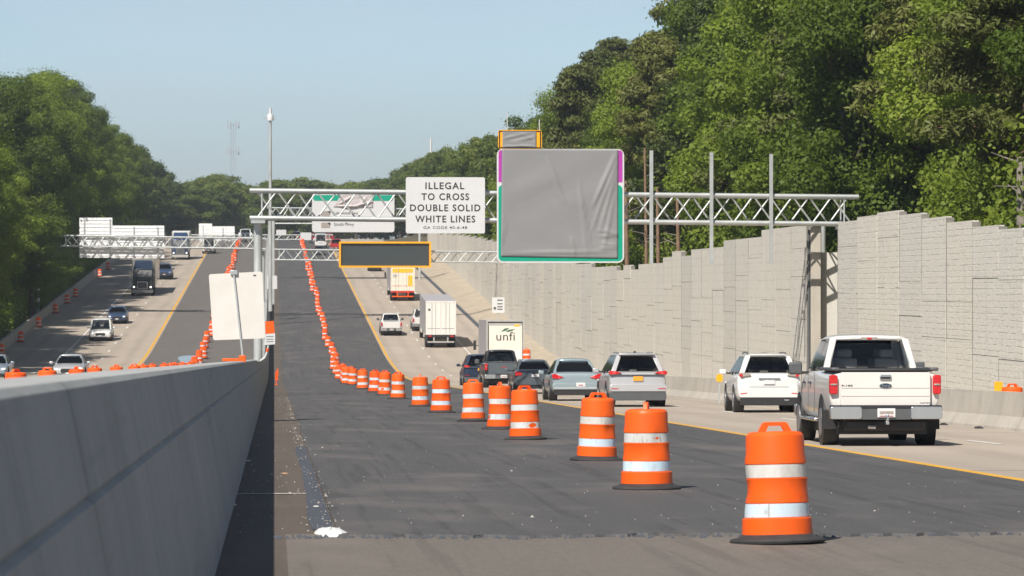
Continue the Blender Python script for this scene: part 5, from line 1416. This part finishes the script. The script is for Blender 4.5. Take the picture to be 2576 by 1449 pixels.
# bare pine trunks standing behind the wall
for i, (px, top, py, r, v) in enumerate(((1576, 455, 690, .19, 196), (1624, 372, 690, .13, 200), (1655, 470, 690, .15, 205), (1706, 500, 670, .16, 190), (2572, 395, 600, .3, 122))):
    u = at_v(px, 700, v).x; zb = terrain_z(u, v)
    if u < 23.2: u = 23.4; v = u / ray(px, 700).x * ray(px, 700).y
    zt_ = at_v(px, top, v).z
    root = empty('bare_trunk', (u, v, zb), ['thick bare pine trunk just right of the covered sign', 'slim bare pine trunk just left of the first empty sign hanger', 'bare pine trunk right of the first empty sign hanger', 'short bare pine trunk between the first two empty hangers', 'broken grey trunk above the wall at the right frame edge'][i], 'tree')
    MB().path([(0, 0, -.5), (.05, 0, (zt_ - zb) * .5), (-.05, 0, zt_ - zb)], [r, r * .85, r * .5], 8).build('trunk', 'bark_pine' if i < 4 else 'deadwood', root)
    mb = MB()
    for k in range(8):
        z = (zt_ - zb) * random.uniform(.5, .98); a = random.uniform(0, 6.3); MB().tube((0, 0, z), (math.cos(a) * 1.1, math.sin(a) * 1.1, z + random.uniform(0, .5)), .03, .01, 5).build('branch', 'deadwood', root)
# undergrowth below the tree rows
def undergrowth(label, uf, v0, v1, hmax, n):
    v = RNG.uniform(v0, v1, n); base_u = np.array([uf(x) for x in v]); u = base_u + RNG.normal(size=n) * 1.5
    u = np.minimum(u, -24.0 - np.abs(u + 24) * .3) if base_u[0] < 0 else u
    bumpy = .45 + .55 * np.sin(v * .35) * np.sin(v * .13 + 1); h = RNG.random(n) ** 1.3 * hmax * np.clip(bumpy + .3, .25, 1)
    z = np.array([terrain_z(a, b) for a, b in zip(u, v)]) + h
    if base_u[0] > 0: u = np.where(np.abs(v - 150) < 16, np.maximum(u, 27.5 + np.abs(u - 26) * .3), np.maximum(u, 24.9 + np.abs(u - 25) * .2))
    c = np.stack([u, v, z], 1); nr = RNG.normal(size=(n, 3)) + np.array([0, -.4, .6])
    me = leaf_mesh('undergrowth', c, nr, RNG.uniform(.14, .30, n), 'leaf_oak'); o = bpy.data.objects.new('undergrowth', me); COL.objects.link(o)
    tag(o, label, 'undergrowth', kind='stuff')
undergrowth('tangled undergrowth filling the dark foot of the left wood', lambda v: -26.0, 255, 700, 3.5, 90000)
undergrowth('tangled undergrowth below the trees behind the right wall', lambda v: 26.5, 90, 560, 9.5, 190000)

# ------------------------------------------------------------------ haze
HAZE = 0.00017
if HAZE:
    hz = MB().box(-700, 700, -60, 1650, -60, 75).build('haze', 'earth', smooth=False)
    hm = bpy.data.materials.new('haze_air'); hm.use_nodes = True; nt = hm.node_tree; nt.nodes.remove(nt.nodes['Principled BSDF'])
    pv = nt.nodes.new('ShaderNodeVolumePrincipled'); pv.inputs['Density'].default_value = HAZE; pv.inputs['Color'].default_value = (.78, .88, 1.0, 1); pv.inputs['Anisotropy'].default_value = .1
    nt.links.new(pv.outputs[0], nt.nodes['Material Output'].inputs['Volume'])
    hz.data.materials.clear(); hz.data.materials.append(hm); tag(hz, 'thin morning haze filling the air over the highway', 'haze', kind='stuff')

# ------------------------------------------------------------------ light, sky, camera
SUN = Vector((.48, .80, -1)).normalized()
sd = bpy.data.lights.new('sun', 'SUN'); sd.energy = 5.0; sd.angle = R(.55); sd.color = (1, .945, .86)
so = bpy.data.objects.new('sun', sd); COL.objects.link(so); so.rotation_euler = SUN.to_track_quat('-Z', 'Y').to_euler()
el = math.asin(-SUN.z); az = math.atan2(-SUN.x, -SUN.y)
w = bpy.data.worlds.new('World'); scene.world = w; w.use_nodes = True; nt = w.node_tree
bg = nt.nodes['Background']; sky = nt.nodes.new('ShaderNodeTexSky'); sky.sky_type = 'NISHITA'; sky.sun_disc = False
sky.sun_elevation = el; sky.sun_rotation = az; sky.air_density = 1.4; sky.dust_density = .6; sky.ozone_density = 3.0; sky.altitude = 300
tcw = nt.nodes.new('ShaderNodeTexCoord'); mp = nt.nodes.new('ShaderNodeMapping'); mp.inputs['Scale'].default_value = (5, 5, 22); nt.links.new(tcw.outputs['Generated'], mp.inputs['Vector'])
cn = nt.nodes.new('ShaderNodeTexNoise'); cn.inputs['Scale'].default_value = 1.6; cn.inputs['Detail'].default_value = 5; nt.links.new(mp.outputs['Vector'], cn.inputs['Vector'])
cr = nt.nodes.new('ShaderNodeValToRGB'); cr.color_ramp.elements[0].position = .4; cr.color_ramp.elements[1].position = .75; cr.color_ramp.elements[0].color = (0, 0, 0, 1); cr.color_ramp.elements[1].color = (.45, .45, .45, 1)
nt.links.new(cn.outputs['Fac'], cr.inputs['Fac'])
tint = nt.nodes.new('ShaderNodeMix'); tint.data_type = 'RGBA'; tint.blend_type = 'MULTIPLY'; tint.inputs[0].default_value = 1
nt.links.new(sky.outputs[0], tint.inputs[6])
szw = nt.nodes.new('ShaderNodeSeparateXYZ'); nt.links.new(tcw.outputs['Generated'], szw.inputs[0])
gr = nt.nodes.new('ShaderNodeValToRGB'); ge = gr.color_ramp.elements
while len(ge) < 4: ge.new(.5)
for e_, (p_, c_) in zip(ge, ((0.0, (.58, .76, 1.24)), (.065, (.86, 1.02, 1.38)), (.15, (.75, .80, .94)), (.38, (.21, .245, .31)))): e_.position = p_; e_.color = (*c_, 1)
nt.links.new(szw.outputs['Z'], gr.inputs['Fac']); nt.links.new(gr.outputs[0], tint.inputs[7])
cl = nt.nodes.new('ShaderNodeMix'); cl.data_type = 'RGBA'; nt.links.new(cr.outputs[0], cl.inputs[0]); nt.links.new(tint.outputs[2], cl.inputs[6]); cl.inputs[7].default_value = (6.2, 7.0, 8.0, 1)
nt.links.new(cl.outputs[2], bg.inputs['Color']); bg.inputs['Strength'].default_value = .08

cd = bpy.data.cameras.new('camera'); co = bpy.data.objects.new('camera', cd); COL.objects.link(co)
co.location = EYE; co.rotation_euler = (R(90), 0, -TH); cd.sensor_width = 36; cd.lens = 36 * FPX / 2576; cd.clip_end = 6000; cd.clip_start = .5
cd.dof.use_dof = True; cd.dof.focus_distance = 62; cd.dof.aperture_fstop = 9
scene.camera = co
scene.view_settings.view_transform = 'Standard'; scene.view_settings.look = 'None'; scene.view_settings.exposure = .29; scene.view_settings.gamma = 1
scene.cycles.max_bounces = 6; scene.cycles.transparent_max_bounces = 16; scene.cycles.volume_bounces = 0
scene.cycles.volume_step_rate = 4
